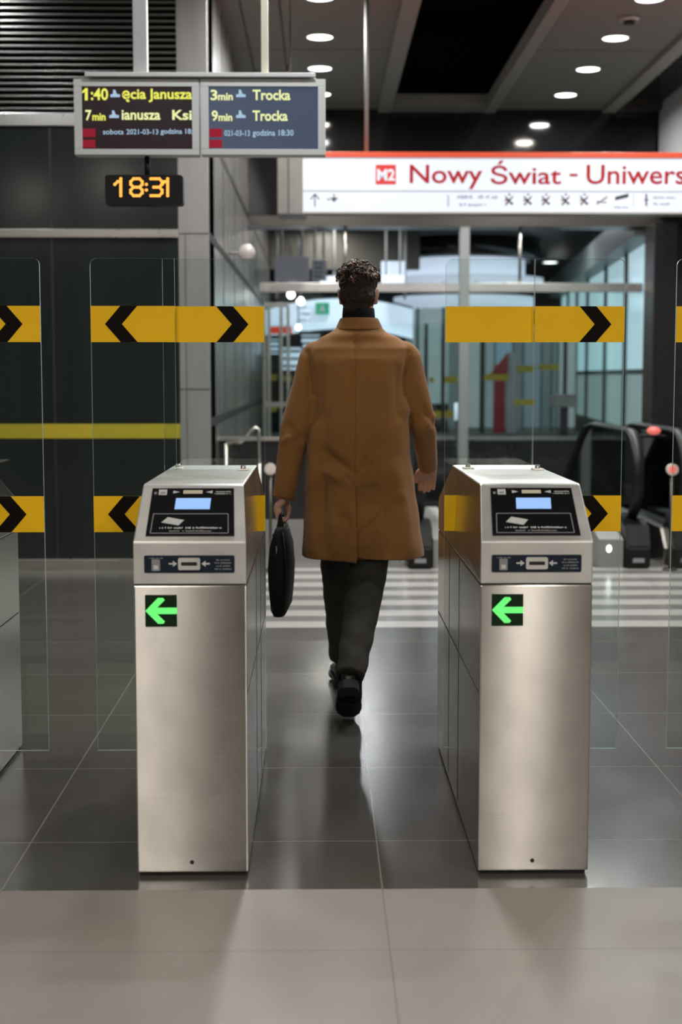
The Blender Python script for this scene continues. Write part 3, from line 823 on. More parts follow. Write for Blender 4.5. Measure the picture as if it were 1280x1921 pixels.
T2('Nowy', 769, 309, 905, 355, SIGNT, .012); T2('Świat', 921, 301, 1053, 346, SIGNT, .012)
T2('-', 1069, 326, 1084, 331, SIGNT, .01); T2('Uniwers', 1101, 309, 1286, 346, SIGNT, .012); T2('ytet', 1290, 309, 1380, 355, SIGNT, .012)
lg = B().poly([px2(705, 346, YS), px2(743, 346, YS), px2(743, 309, YS), px2(705, 309, YS)], .001, mat('line_badge_red', (.5, .02, .015), .4, emit=(.7, .03, .02), strength=.15), FS).build('line_badge', sg)
T2('M2', 708, 317, 741, 339, SIGNW, .03, lg, .002)
b = B()
def stroke(b, p, q, w, m, Y=YS, F=FS):
    p = Vector(px2(*p, Y)); q = Vector(px2(*q, Y)); d = (q - p).normalized() * w / 2; n = Vector((-d.y, d.x))
    pts = [p - n, q - n, q + n, p + n]
    a = sum(pts[i].x * pts[(i + 1) % 4].y - pts[(i + 1) % 4].x * pts[i].y for i in range(4))
    b.poly(pts if a > 0 else pts[::-1], .001, m, F)
for p, q in (((591, 388), (591, 364)), ((591, 364), (583, 374)), ((591, 364), (599, 374)), ((627, 378), (627, 364)), ((620, 372), (634, 372)), ((627, 378), (623, 373)), ((627, 378), (631, 373)), ((614, 374), (619, 374))):
    stroke(b, p, q, .008, SIGNK)
    if p[0] < 600 and q[0] == 599: b.build('direction_arrow', sg); b = B()
b.build('direction_arrow', sg)
b = B()
for i, x in enumerate((955, 990, 1024, 1061, 1096, 1130)):
    pts = [((-7, -8), (6, 8)), ((7, -7), (-6, 9)), ((-8, 0), (2, -2)), ((0, 2), (8, 6))]
    if i == 5: pts = [((-11, 7), (10, -6)), ((-10, 2), (8, 4))]
    for p, q in pts: stroke(b, (x + p[0], 376 + p[1]), (x + q[0], 376 + q[1]), .010 if i < 5 else .007, SIGNK)
    if i < 5: c = px2(x + 1, 365, YS); b.poly([(c[0] + .008 * math.cos(a), c[1] + .008 * math.sin(a)) for a in [2 * PI * k / 8 for k in range(8)]], .001, SIGNK, FS)
    stroke(b, (x - 8, 383), (x + 9, 366), .004, SIGNPINK)
    b.build('prohibition_symbol', sg); b = B()
b.poly([px2(1154, 376, YS), px2(1179, 370, YS), px2(1180, 363, YS), px2(1155, 369, YS)], .001, SIGNK, FS)
b.build('escalator_symbol', sg); b = B()
for x in (1189, 1213): stroke(b, (x, 388), (x, 364), .004, SIGNG)
stroke(b, (1213, 386), (1213, 364), .012, SIGNK); stroke(b, (1208, 375), (1218, 375), .006, SIGNK)
b.build('person_symbol', sg)
b = B()
def scr_px(b, x0, y0, x1, y1, m, sd):
    a, z1 = px2(x0, y0, YS); c, z0 = px2(x1, y1, YS); scribble(b, a, z0, c, z1, m, FS, 0, sd)
scr_px(b, 858, 366, 934, 373, SIGNG, 21); scr_px(b, 858, 381, 912, 387, SIGNG, 22); scr_px(b, 1153, 387, 1180, 391, SIGNG, 23)
scr_px(b, 1226, 368, 1268, 373, SIGNG, 24); scr_px(b, 1226, 380, 1258, 385, SIGNG, 25)
stroke(b, (841, 366), (841, 388), .010, SIGNG)
b.build('small_print', sg)
for x in (at(688, 140, YS + .09).x, 3.4):
    B().cyl((x, YS + .09, sz1), (x, YS + .09, ZC), .016, mat('rod_grey', (.16, .155, .15), .5), 14).build('hanging_rod', sg)

# grey steel panel left of the sign
b = B(); p0 = at(521, 401, 13.0); p1 = at(574, 294, 13.0)
b.box((p0.x, 13.0, p0.z), (p1.x, 13.5, p1.z), mat('box_grey', (.17, .16, .15), .4, .3, var=.3, vscale=4), .004)
b.box((at(541, 300, 13).x - .006, 12.999, p0.z), (at(541, 300, 13).x + .006, 13.001, p1.z), DARK)
b.cyl((p0.x + .1, 13.25, p1.z), (p0.x + .1, 13.25, ZC), .015, POSTM, 10)
tag(b.build('steel_box'), 'grey steel box hanging just left of the station sign', 'steel box')

# ------------------------------------------------------------------ escalators
def escalator(xl, xr, label, sides=(0, 1)):
    Y0 = 9.86
    root = thing('escalator', label, 'escalator', ((xl + xr) / 2, Y0, 0), 'descending escalators')
    yk, sl = 11.65, math.tan(math.radians(30))
    for x in [(xl, xr)[i] for i in sides]:
        inw = 1 if x == xl else -1
        # skirt
        prof = [(Y0 + .22, 0.0), (Y0 + .16, .12), (Y0 + .30, .25), (yk, .25), (yk + 5, .25 - 5 * sl), (yk + 5, -.3 - 5 * sl), (yk, -.3), (Y0 + .5, -.1), (Y0 + .5, 0)]
        b = B(); hw = .105
        va = [b.bm.verts.new((x - hw, *p)) for p in prof]; vb = [b.bm.verts.new((x + hw, *p)) for p in prof]; n = len(prof)
        b._fin([b.bm.faces.new((va[i], va[(i + 1) % n], vb[(i + 1) % n], vb[i])) for i in range(n)] + [b.bm.faces.new(va), b.bm.faces.new(vb[::-1])], STEEL_RAIL)
        b.build('skirt', root)
        # handrail loop
        cy, cz, r = Y0 + .31, .64, .31
        path = [Vector((x, cy + .12, cz - r))]
        for i in range(15):
            a = -PI / 2 - PI * i / 14
            path.append(Vector((x, cy + r * math.cos(a), cz + r * math.sin(a))))
        path += [Vector((x, yy, .95)) for yy in (10.6, 11.1, 11.5)] + [Vector((x, yk + .15, .915)), Vector((x, yk + .4, .81))]
        path += [Vector((x, yk + q, .95 - (q - .16) * sl)) for q in (1, 2, 3.5, 5)]
        b = B().tube(path, .042, BLACKPL, 14, flat=(1.0, .55)); b.build('handrail', root)
        # glass inside the loop
        gl = [p for p in path[1:]]
        poly = [(p.y, p.z) for p in gl] + [(yk + 5, .26 - 5 * sl), (yk, .26), (cy + .12, .26)]
        b = B(); va = [b.bm.verts.new((x - .006, *p)) for p in poly]; vb = [b.bm.verts.new((x + .006, *p)) for p in poly]; n = len(poly)
        b._fin([b.bm.faces.new((va[i], va[(i + 1) % n], vb[(i + 1) % n], vb[i])) for i in range(n)] + [b.bm.faces.new(va), b.bm.faces.new(vb[::-1])], glass_mat('smoked_glass', (.30, .33, .33), .8))
        b.build('balustrade_glass', root)
        # newel box with label
        b = B(); pr = [(Y0 - .04, 0), (Y0 - .05, .15), (Y0 + .02, .30), (Y0 + .2, .34), (Y0 + .34, .26), (Y0 + .34, 0)]
        va = [b.bm.verts.new((x - .085, *p)) for p in pr]; vb = [b.bm.verts.new((x + .085, *p)) for p in pr]; n = len(pr)
        b._fin([b.bm.faces.new((va[i], va[(i + 1) % n], vb[(i + 1) % n], vb[i])) for i in range(n)] + [b.bm.faces.new(va), b.bm.faces.new(vb[::-1])], BLACKPL)
        bmesh.ops.bevel(b.bm, geom=list(b.bm.edges), offset=.012, segments=2, affect='EDGES')
        nb = b.build('newel_box', root)
        B().box((x - .040, Y0 - .052, .045), (x + .040, Y0 - .040, .075), INK_G).build('label_plate', nb)
        # entry housing beside the step band
        b = B(); xi = x + inw * .095
        pr = [(Y0 + .02, 0), (Y0 + .02, .20), (Y0 + .35, .27), (yk, .27), (yk, 0)]
        va = [b.bm.verts.new((xi, *p)) for p in pr]; vb = [b.bm.verts.new((xi + inw * .17, *p)) for p in pr]; n = len(pr)
        b._fin([b.bm.faces.new((va[i], va[(i + 1) % n], vb[(i + 1) % n], vb[i])) for i in range(n)] + [b.bm.faces.new(va), b.bm.faces.new(vb[::-1])], HALLW)
        hb = b.build('entry_housing', root)
        B().ball((xi + inw * .10, Y0 + .02, .135), (.016, .012, .024), LAMPC).build('entry_lamp', hb)
    # comb plate and steps
    B().box((xl + .28, Y0 + .3, -.012), (xr - .28, 10.9, .004), STEEL_RAIL).build('comb_plate', root)
    for i in range(12):
        y = 10.9 + i * .4; z = 0 if y < yk else -(y - yk) * sl
        B().box((xl + .27, y, z - .22), (xr - .27, y + .40, z), mat('step', (.16, .16, .16), .5, .5)).build('step', root)
    return root

escalator(0.70, 2.225, 'descending escalator between the man and the right gate, dark newel on each side')
escalator(2.56, 4.05, 'neighbouring escalator at the right picture edge, only its left newel showing', (0,))
# red signal lamps on the escalator heads
for px, py, YY, lab, m in ((1227, 808, 10.3, 'glowing red signal lamp on the escalator head at right', LEADM),
                           (1262, 881, 9.75, 'round red signal lamp before the escalator at the right picture edge', LEADM),
                           (507, 880, 9.75, 'round pale signal disc between the left gate and the man', DISCM)):
    c = at(px, py, YY)
    t = thing('signal_lamp', lab, 'signal lamp', (c.x, c.y, c.z - (.06 if YY > 10 else c.z)))
    if YY > 10:
        B().ball(c, (.050, .05, .030), m).build('lens', t)
        B().box((c.x - .09, c.y - .02, c.z - .05), (c.x + .09, c.y + .10, c.z - .03), BLACKPL, .004).build('mount', t)
    else:
        B().cyl((c.x, c.y - .012, c.z), (c.x, c.y + .02, c.z), .040, DISCM, 28).build('disc', t)
        B().cyl((c.x, c.y - .016, c.z), (c.x, c.y - .011, c.z), .027, m, 24).build('lens', t)
        B().cyl((c.x, c.y + .012, 0), (c.x, c.y + .012, c.z - .03), .010, BEAM, 12).build('stem', t)
        B().cyl((c.x, c.y + .012, 0), (c.x, c.y + .012, .012), .05, BEAM, 20).build('foot', t)
# small railing by the steel wall
rl = []
for a, c_ in ((424, 832), (452, 830), (462, 822), (470, 808), (480, 802), (486, 806), (487, 870)): rl.append(at(a, c_, 10.45))
b = B().tube(rl, .012, STEEL_RAIL, 10)
b.cyl((rl[0].x, 10.45, 0), rl[0], .012, STEEL_RAIL, 10); b.cyl((rl[-1].x, 10.45, 0), rl[-1], .012, STEEL_RAIL, 10)
tag(b.build('railing'), 'thin bent steel railing at the foot of the panelled wall', 'railing')
# white disc bracketed to the steel wall
c = at(463, 474, 12.0)
mr = thing('convex_mirror', 'round pale convex mirror on the steel panelled wall above the left gate', 'mirror', (c.x, c.y, c.z))
B().ball(c, (.072, .025, .072), mat('mirror_back', (.42, .38, .36), .35, .3)).build('mirror_face', mr)
B().cyl((XL, c.y + .03, c.z), (c.x, c.y + .02, c.z), .012, STEEL_RAIL, 10).build('bracket', mr)

# ------------------------------------------------------------------ the hall beyond the opening
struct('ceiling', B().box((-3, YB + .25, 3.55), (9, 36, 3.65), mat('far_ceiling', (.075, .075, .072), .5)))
struct('wall_back', B().box((-3, 34, 0), (9, 34.2, 5), BACKD))
# two lamps of that hall
downlight(*at(611, 428, 20.95).to_tuple()[:2], 3.55, 'round ceiling light beyond the opening, above the man and left of his head', False, 30, .14)
downlight(*at(712, 489, 27.0).to_tuple()[:2], 3.55, 'small round ceiling light beyond the opening, just right of the man\'s hair', True, 35, .14)
for x, y in ((3.0, 20), (0.6, 18.5), (4.5, 28)):
    downlight(x, y, 3.55, 'round ceiling light in the far hall hidden by the beam', True, 45, .14, 'hidden lights of the far hall')

# right glazed wall, running away to the right
ww = thing('window_wall', 'teal lit glazed wall with dark mullions right of the opening', 'window wall', (at(1223, 600, 15.75).x, 15.75, 0))
o0 = Vector((at(1223, 600, 15.75).x, 15.75, 0)); dr = Vector((.086, 1, 0)).normalized(); nr = Vector((-dr.y, dr.x, 0))
W = Matrix(((dr.x, 0, nr.x, o0.x), (dr.y, 0, nr.y, o0.y), (0, 1, 0, 0), (0, 0, 0, 1)))
segs = [0]
for px in (1175, 1137, 1103, 1083, 1066, 1052):
    k = (px - 600) / 2667.0 + 0.0  # direction of the mullion seen from the entrance
    segs.append((k * o0.y - o0.x) / (dr.x - k * dr.y))
ztop, zmid = 2.84, 1.42
for i, (a, c_) in enumerate(zip(segs, segs[1:])):
    B().poly([(a + .03, zmid), (c_ - .03, zmid), (c_ - .03, ztop), (a + .03, ztop)], .01, LITTEAL, W).build('upper_pane', ww)
    B().poly([(a + .03, .7), (c_ - .03, .7), (c_ - .03, zmid - .06), (a + .03, zmid - .06)], .01, LITTEAL2, W).build('lower_pane', ww)
for a in segs: B().poly([(a - .05, 0), (a + .05, 0), (a + .05, ztop), (a - .05, ztop)], .05, MULL, W).build('mullion', ww)
B().poly([(-.1, zmid - .06), (segs[-1], zmid - .06), (segs[-1], zmid), (-.1, zmid)], .04, MULL, W).build('rail', ww)
B().poly([(-.1, 0), (segs[-1], 0), (segs[-1], .7), (-.1, .7)], .03, MULL, W).build('sill_panel', ww)
B().poly([(-.3, ztop), (segs[-1], ztop), (segs[-1], ztop + .34), (-.3, ztop + .34)], .25, mat('soffit_green', (.10, .12, .115), .4), W).build('soffit', ww)

# round kiosk with dark drum and lit band
kx, ky, kr = at(866, 480, 24).x, 23.6, 1.25
kk = thing('round_kiosk', 'round kiosk with dark drum top and pale lit band, behind the glass screen', 'kiosk', (kx, ky, 0))
def drum(r, z0, z1, m, name, a0=0, a1=2 * PI, n=64):
    b = B(); prof = [(r - .06, z0), (r, z0), (r, z1), (r - .06, z1)]
    rings = [[Vector((kx + p[0] * math.cos(t), ky + p[0] * math.sin(t), p[1])) for p in prof] for t in [a0 + (a1 - a0) * i / n for i in range(n + 1)]]
    b.loft(rings, m); return b.build(name, kk)
drum(kr, 3.22, 3.54, BULK, 'drum_fascia')
drum(kr - .25, 2.90, 3.22, LITW, 'lit_band')
drum(kr + .05, 2.80, 2.92, LITW2, 'lower_ring')
drum(kr - .1, 2.42, 2.62, LITW2, 'counter_fascia')
drum(kr - .3, .9, 2.42, mat('kiosk_wall', (.20, .23, .23), .3, emit=(.16, .21, .21), strength=1.1), 'kiosk_wall')
drum(kr - .15, 0, .9, GRANITE, 'counter')
for i in range(12):
    a = 2 * PI * i / 12 + .1
    B().box((kx + (kr - .27) * math.cos(a) - .02, ky + (kr - .27) * math.sin(a) - .02, .9), (kx + (kr - .27) * math.cos(a) + .02, ky + (kr - .27) * math.sin(a) + .02, 2.9), MULL).build('post', kk)

# long pale lit signs
def flat_sign(name, x0, y0, x1, y1, Y, m, label, cat, marks=True):
    a = at(x0, y1, Y); c = at(x1, y0, Y)
    t = thing(name, label, cat, (a.x, Y, a.z))
    B().box((a.x, Y, a.z), (c.x, Y + .12, c.z), m, .004).build('sign_box', t)
    for q in (.2, .8):
        x = a.x + (c.x - a.x) * q
        B().cyl((x, Y + .06, c.z), (x, Y + .06, 3.56), .015, POSTM, 8).build('hanging_rod', t)
    return t, a, c
flat_sign('overhead_sign', 516, 482, 580, 526, 18, GREYSIGN, 'grey overhead sign above the panel strip, left of the man\'s head', 'sign')
t, a, c = flat_sign('overhead_sign', 585, 488, 613, 526, 17.9, GREYSIGN, 'narrow pale sign with small print beside the wide grey overhead sign', 'sign')
b = B()
for i in range(4):
    b = B(); scribble(b, a.x + .03, c.z - .05 - i * .055, c.x - .05, c.z - .02 - i * .055, SIGNK, front(0, 17.899, 0), 0, 31 + i); b.build('small_print', t)
flat_sign('overhead_sign', 600, 518, 634, 545, 19, LITW2, 'small white overhead sign touching the man\'s hair on the left', 'sign')
flat_sign('overhead_sign', 716, 490, 760, 517, 20, LITW, 'blue white lit sign just right of the man\'s hair', 'sign')
flat_sign('light_bar', 716, 517, 760, 532, 19.5, LITW, 'short lit bar under the blue white sign right of the hair', 'light')

# curved lit board across the middle
cb = thing('curved_board', 'long curved white lit board with green exit sign behind the man\'s head', 'sign', (.3, 20, 2.0))
cx_, R_ = at(640, 590, 20).x, 3.2
def arc(z0, z1, m, name, x0, x1, r=R_, th=.08):
    b = B(); rings = []
    for i in range(33):
        x = x0 + (x1 - x0) * i / 32; yy = 20 + r - math.sqrt(max(.01, r * r - (x - cx_) ** 2))
        dz = -.15 * ((x - cx_) / 1.05) ** 2
        rings.append([Vector((x, yy, z0 + dz)), Vector((x, yy, z1 + dz)), Vector((x, yy + th, z1 + dz)), Vector((x, yy + th, z0 + dz))])
    b.loft(rings, m)
    for f in b.bm.faces: f.smooth = False
    return b.build(name, cb)
za, zb = at(640, 617, 20).z, at(640, 560, 20).z
xa_, xb_ = at(498, 590, 21).x, at(768, 590, 21).x
arc(za, zb, LITW, 'board_face', xa_, xb_)
arc(zb, zb + .03, MULL, 'upper_edge', xa_, xb_); arc(za - .03, za, MULL, 'lower_edge', xa_, xb_)
ex0, ez0 = px2(592, 590, 19.95); ex1, ez1 = px2(618, 568, 19.95)
e_ = B().box((ex0, 19.9, ez0), (ex1, 20.0, ez1), GREENEXIT).build('exit_sign', cb)
b = B(); M_ = front((ex0 + ex1) / 2, 19.899, (ez0 + ez1) / 2)
b.poly([(-.015, .04), (.015, .04), (.025, -.01), (.04, -.05), (.02, -.05), (0, -.02), (-.03, -.05), (-.045, -.04), (-.015, 0)][::-1], .001, INK_W, M_); b.build('running_figure', e_)
b = B()
for i in range(3):
    b = B(); scribble(b, cx_ - .62, za + .10 + i * .09, cx_ - .42, za + .14 + i * .09, SIGNG, front(0, 20.02, 0), 0, 41 + i); b.build('small_print', cb)
for x in (cx_ - .9, cx_ + .9):
    yy = 20 + R_ - math.sqrt(R_ * R_ - (x - cx_) ** 2)
    B().cyl((x, yy + .04, zb), (x, yy + .04, 3.56), .02, POSTM, 8).build('hanging_rod', cb)

# lit shop display cases below it
def case(x0, y0, x1, y1, Y, m, label):
    a = at(x0, y1, Y); c_ = at(x1, y0, Y)
    t = thing('display_case', label, 'display case', ((a.x + c_.x) / 2, Y, 0))
    B().box((a.x, Y, 0), (c_.x, Y + .5, a.z), MULL).build('cabinet', t)
    B().box((a.x, Y, a.z), (c_.x, Y + .5, c_.z), m).build('lit_front', t)
    B().box((a.x - .03, Y - .03, c_.z), (c_.x + .03, Y + .5, c_.z + .05), MULL).build('top', t)
    n = 3
    for i in range(n):
        z = a.z + (c_.z - a.z) * (i + .5) / n
        B().box((a.x, Y - .01, z - .015), (c_.x, Y, z + .015), MULL).build('shelf', t)
case(502, 636, 526, 664, 18.6, LITW, 'bluish lit display case right beside the left glass band')
case(530, 652, 564, 694, 18.3, LITW, 'bright lit display case left of the man\'s shoulder')
case(566, 628, 600, 660, 19.2, LITW2, 'pale lit display case showing above the man\'s left shoulder')
a = at(503, 626, 17.6); c = at(548, 612, 17.6)
b = B().box((a.x, 17.6, a.z), (c.x, 17.7, c.z), REDL); b.cyl(((a.x + c.x) / 2, 17.66, 0), ((a.x + c.x) / 2, 17.66, a.z), .02, MULL, 8)
tag(b.build('red_banner'), 'small red lit banner left of the man under the curved board', 'banner')
for px, py, lab in ((546, 553, 'left of two bright blurred lamps beside the man\'s head'), (564, 565, 'right and lower of two bright blurred lamps beside the man\'s head'), (560, 614, 'small bright lamp under the curved board left of the man')):
    c = at(px, py, 19.0 if py < 600 else 18.5)
    t = thing('spot_lamp', lab, 'lamp', (c.x, c.y, c.z))
    B().ball(c, .050 if py < 600 else .035, LAMPE).build('bulb', t)
    B().cyl((c.x, c.y + .03, c.z), (c.x, c.y + .03, 3.56), .008, MULL, 8).build('stem', t)

# glass partition with yellow film strips
gp = thing('glass_partition', 'far glass partition with broken yellow strips at head height', 'partition', (1.0, 18.0, 0))
B().box((-.7, 18.05, .62), (3.9, 18.07, 2.0), GLASS_CLR).build('pane', gp)
for x0_, x1_, y0_, y1_ in ((506, 520, 702, 714), (532, 548, 704, 715), (806, 814, 708, 718), (830, 858, 706, 718), (908, 955, 702, 714), (970, 1004, 686, 698), (1010, 1050, 684, 694), (815, 855, 771, 783), (965, 1005, 749, 760), (508, 520, 758, 772)):
    a = at(x0_, y1_, 18.04); c = at(x1_, y0_, 18.04)
    B().box((a.x, 18.03, a.z), (c.x, 18.05, c.z), YELLOW_DIM).build('film_strip', gp)
B().box((-.7, 18.0, 0), (3.9, 18.1, .62), BACKD).build('foot_panel', gp)
for px in (800, 832, 905, 1062): 
    x = at(px, 700, 18).x; B().box((x - .02, 18.02, .6), (x + .02, 18.1, 2.0), MULL).build('post', gp)
# lit shop front with narrow panes behind the red pillar
sf = thing('shop_front', 'dim lit shop front of narrow glass panes behind the red pillar', 'shop front', (3.1, 22, 0))
TONES = [mat('pane_tone', (.1, .11, .12), .2, emit=c_, strength=1.0) for c_ in ((.04, .05, .055), (.13, .16, .18), (.07, .10, .13), (.20, .22, .23), (.05, .07, .07), (.10, .17, .22))]
rnd = random.Random(11); x = at(842, 700, 22).x
while x < at(1052, 700, 22).x:
    w = rnd.choice((.10, .16, .22, .28))
    B().box((x, 22, .55), (x + w - .02, 22.04, 2.02), rnd.choice(TONES)).build('pane', sf)
    B().box((x + w - .02, 21.97, 0), (x + w, 22.05, 2.05), MULL).build('mullion', sf); x += w
B().box((at(842, 700, 22).x, 21.98, 0), (x, 22.06, .55), BACKD).build('base', sf)
B().box((at(842, 700, 22).x, 21.95, 2.02), (x, 22.1, 2.12), STEEL_RAIL).build('lintel', sf)
struct('wall_back', B().box((-.74, 21.5, 2.93), (1.5, 21.7, 3.54), mat('lintel_dark', (.075, .072, .066), .4)))
# steel framed door leaf by the left jamb
dl = thing('glass_door', 'steel framed glass door leaf at the left jamb, beside the left glass band', 'door', (at(507, 700, 15.9).x, 15.9, 0))
fr_ = [at(px, 700, 15.9).x for px in (496, 505, 528, 541)]
for x in fr_: B().box((x - .018, 15.88, .02), (x + .018, 15.93, 2.12), STEEL_RAIL, .003).build('frame_stile', dl)
for z in (.02, 1.0, 2.10): B().box((fr_[0], 15.885, z), (fr_[-1], 15.925, z + .05), STEEL_RAIL, .003).build('frame_rail', dl)
B().box((fr_[0], 15.90, .05), (fr_[-1], 15.91, 2.1), GLASS_CLR).build('pane', dl)
# red information pillar
rp = thing('information_pillar', 'red information pillar with slanted top seen through the right glass', 'pillar', (at(938, 700, 20).x, 20, 0))
p0, p1 = at(925, 765, 20), at(952, 668, 20)
B().box((p0.x + .02, 20, .0), (p1.x - .02, 20.15, p0.z + .6), REDM).build('post', rp)
Mr = front(0, 19.98, 0)
B().poly([(p0.x - .05, p1.z - .25), (p1.x, p1.z - .30), (p1.x, p1.z + .05)], .03, REDM, Mr).build('pointer', rp)
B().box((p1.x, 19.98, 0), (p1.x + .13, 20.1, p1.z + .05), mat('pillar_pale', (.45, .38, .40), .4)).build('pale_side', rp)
# pale blocks low in the background
for (x0_, y0_, x1_, y1_, Y, m, lab) in ((1040, 740, 1085, 764, 17.4, INK_G, 'pale grey box beyond the escalator well under the glazed wall'),):
    a = at(x0_, y1_, Y); c = at(x1_, y0_, Y)
    b = B().box((a.x, Y, a.z), (c.x, Y + .3, c.z), m, .01).box((a.x + .1, Y + .1, 0), (c.x - .1, Y + .2, a.z), MULL)
    tag(b.build('notice_box'), lab, 'box')
# white glare seen through the right gate's glass, added as a glowing post
c = at(857, 772, 16.4)
b = B().cyl((c.x, c.y, c.z - .10), (c.x, c.y, c.z + .10), .028, LITW, 12).cyl((c.x, c.y, 0), (c.x, c.y, c.z - .1), .015, MULL, 8).cyl((c.x, c.y, 0), (c.x, c.y, .02), .06, MULL, 16)
tag(b.build('glare_post'), 'slim white glowing post standing in for glare, just right of the man', 'lamp')

# ------------------------------------------------------------------ the man
PX, PY = 0.158, 5.75
man = thing('person', 'man in camel coat and dark trousers walking away through the gate with a black briefcase', 'person', (PX, PY, 0))

def ell(c, hx, hy, n=28, p=2.0, ang=0.0):
    out = []
    for i in range(n):
        t = 2 * PI * i / n; ct, st = math.cos(t), math.sin(t)
        x = hx * math.copysign(abs(ct) ** (2 / p), ct); y = hy * math.copysign(abs(st) ** (2 / p), st)
        out.append(Vector((c[0] + x * math.cos(ang) - y * math.sin(ang), c[1] + x * math.sin(ang) + y * math.cos(ang), c[2])))
    return out

def limb(b, pts, rad, m, seg=16):
    b.tube(pts, rad, m, seg)
    b.ball(pts[0], rad[0], m, seg=14); b.ball(pts[-1], rad[-1], m, seg=14)

HX, HY, HZ = 0.157, 5.80, 1.675        # head centre
def hd(x, y, z): # head-local to world; head turned a little to the right
    a = math.radians(-9)
    return Vector((HX + x * math.cos(a) - y * math.sin(a), HY + x * math.sin(a) + y * math.cos(a), HZ + z))

# --- body: one continuous skin surface
b = B()
for (x, y, z, r) in ((0, .0, .035, (.072, .090, .082)), (0, .035, -.045, (.058, .062, .070)), (0, .055, -.085, (.034, .035, .028)), (0, -.01, .0, (.070, .082, .085))):
    b.ball(hd(x, y, z), r, SKIN, seg=24)
b.ball(hd(0, .108, -.020), (.014, .018, .013), SKIN); b.tube([hd(0, .088, .022), hd(0, .100, .0), hd(0, .110, -.018)], [.009, .010, .012], SKIN, 10)
b.ball(hd(0, .093, -.055), (.024, .010, .006), SKIN); b.ball(hd(0, .092, -.066), (.021, .010, .007), SKIN)   # lips
b.ball(hd(0, .084, .036), (.050, .014, .010), SKIN)                                                          # brow
for s_ in (-1, 1):
    b.ball(hd(s_ * .074, -.005, -.012), (.009, .020, .032), SKIN, Matrix.Rotation(s_ * .25, 4, 'Y'))         # ears
    b.ball(hd(s_ * .071, .000, -.035), (.009, .012, .013), SKIN)
limb(b, [Vector((HX, 5.79, 1.64)), Vector((HX, 5.765, 1.55)), Vector((PX, 5.75, 1.46))], [.056, .058, .075], SKIN)
b.loft([ell((PX, 5.75, z), hx, hy) for z, hx, hy in ((.86, .15, .10), (1.0, .15, .10), (1.15, .145, .095), (1.3, .165, .105), (1.42, .17, .10), (1.48, .10, .08))], SKIN)
LS, LE, LWr = Vector((-.010, 5.76, 1.42)), Vector((-.098, 5.745, 1.135)), Vector((-.148, 5.745, .865))
RS, RE, RWr = Vector((.335, 5.76, 1.42)), Vector((.420, 5.80, 1.145)), Vector((.456, 5.985, .965))
limb(b, [LS, (LS + LE) / 2, LE], [.052, .047, .042], SKIN); limb(b, [LE, (LE + LWr) / 2, LWr], [.042, .037, .027], SKIN)
limb(b, [RS, (RS + RE) / 2, RE], [.052, .047, .042], SKIN); limb(b, [RE, (RE + RWr) / 2, RWr], [.042, .037, .027], SKIN)
# left hand closed round the briefcase handle (handle runs along Y at HB)
HB = Vector((-.150, 5.745, .782))
palm = [LWr, LWr + Vector((-.004, 0, -.03)), HB + Vector((-.024, 0, .034)), HB + Vector((-.026, 0, .012))]
for dy in (-.026, -.009, .009, .026): b.tube([palm[0] + Vector((0, dy * .5, 0))] + [p + Vector((0, dy, 0)) for p in palm[1:]], [.016, .016, .014, .012], SKIN, 10)
for k, (dy, ln) in enumerate(((.032, .9), (.011, 1.0), (-.011, .97), (-.031, .8))):
    arc_ = []
    for i in range(9):
        a = math.radians(100 + 265 * i / 8 * (0.92 + .08 * ln)); r = .0225 * (.9 + .1 * ln)
        arc_.append(HB + Vector((r * math.cos(a), dy + (i / 8 - .5) * .004, r * math.sin(a))))
    b.tube(arc_, [.0105, .0105, .0105, .0102, .010, .0098, .0092, .0088, .0075], SKIN, 10); b.ball(arc_[-1], .0075, SKIN, seg=10)
th_ = [LWr + Vector((.010, .020, -.02)), HB + Vector((.016, .040, .040)), HB + Vector((.024, .042, .018)), HB + Vector((.022, .034, -.002))]
b.tube(th_, [.014, .0125, .011, .0085], SKIN, 10); b.ball(th_[-1], .0085, SKIN, seg=10)
# right hand relaxed, swung forward
hdir = (RWr - RE).normalized(); down = Vector((.01, -.10, -1)).normalized()
hd0 = Vector((.03, .80, -.60)).normalized(); side = Vector((-1.0, .05, .0)).normalized(); side = (side - hd0 * side.dot(hd0)).normalized(); pn = hd0.cross(side)
if pn.y > 0: pn = -pn
for q in (-.027, -.009, .009, .027):
    b.tube([RWr + side * q * .5, RWr + hd0 * .04 + side * q, RWr + hd0 * .088 + side * q], [.016, .0145, .0125], SKIN, 10)
for q, ln in ((-.030, .066), (-.010, .078), (.010, .083), (.030, .072)):
    p0_ = RWr + hd0 * .086 + side * q; d = (hd0 + Vector((0, .25, .12))).normalized(); pts = [p0_]
    for i in range(4):
        d = (d + pn * .26).normalized(); pts.append(pts[-1] + d * ln / 4)
    b.tube(pts, [.0108, .0102, .0098, .009, .0075], SKIN, 10); b.ball(pts[-1], .0075, SKIN, seg=10)
p0_ = RWr + hd0 * .022 + side * .018; pts = [p0_, p0_ + hd0 * .024 + side * .022 + pn * .006, p0_ + hd0 * .050 + side * .030 + pn * .014, p0_ + hd0 * .072 + side * .030 + pn * .022]
b.tube(pts, [.015, .013, .011, .0085], SKIN, 10); b.ball(pts[-1], .0085, SKIN, seg=10)
# legs
RH, RK, RA = Vector((.225, 5.78, .90)), Vector((.188, 5.665, .520)), Vector((.114, 5.325, .225))
LH, LK, LA = Vector((.095, 5.77, .90)), Vector((.078, 5.98, .52)), Vector((.098, 6.09, .10))
for h, k, a in ((RH, RK, RA), (LH, LK, LA)):
    limb(b, [h, (h + k) / 2, k], [.085, .07, .055], SKIN); limb(b, [k, k + (a - k) * .35, a], [.052, .050, .036], SKIN)
body = b.build('body', man); remesh(body, .0048, 5)

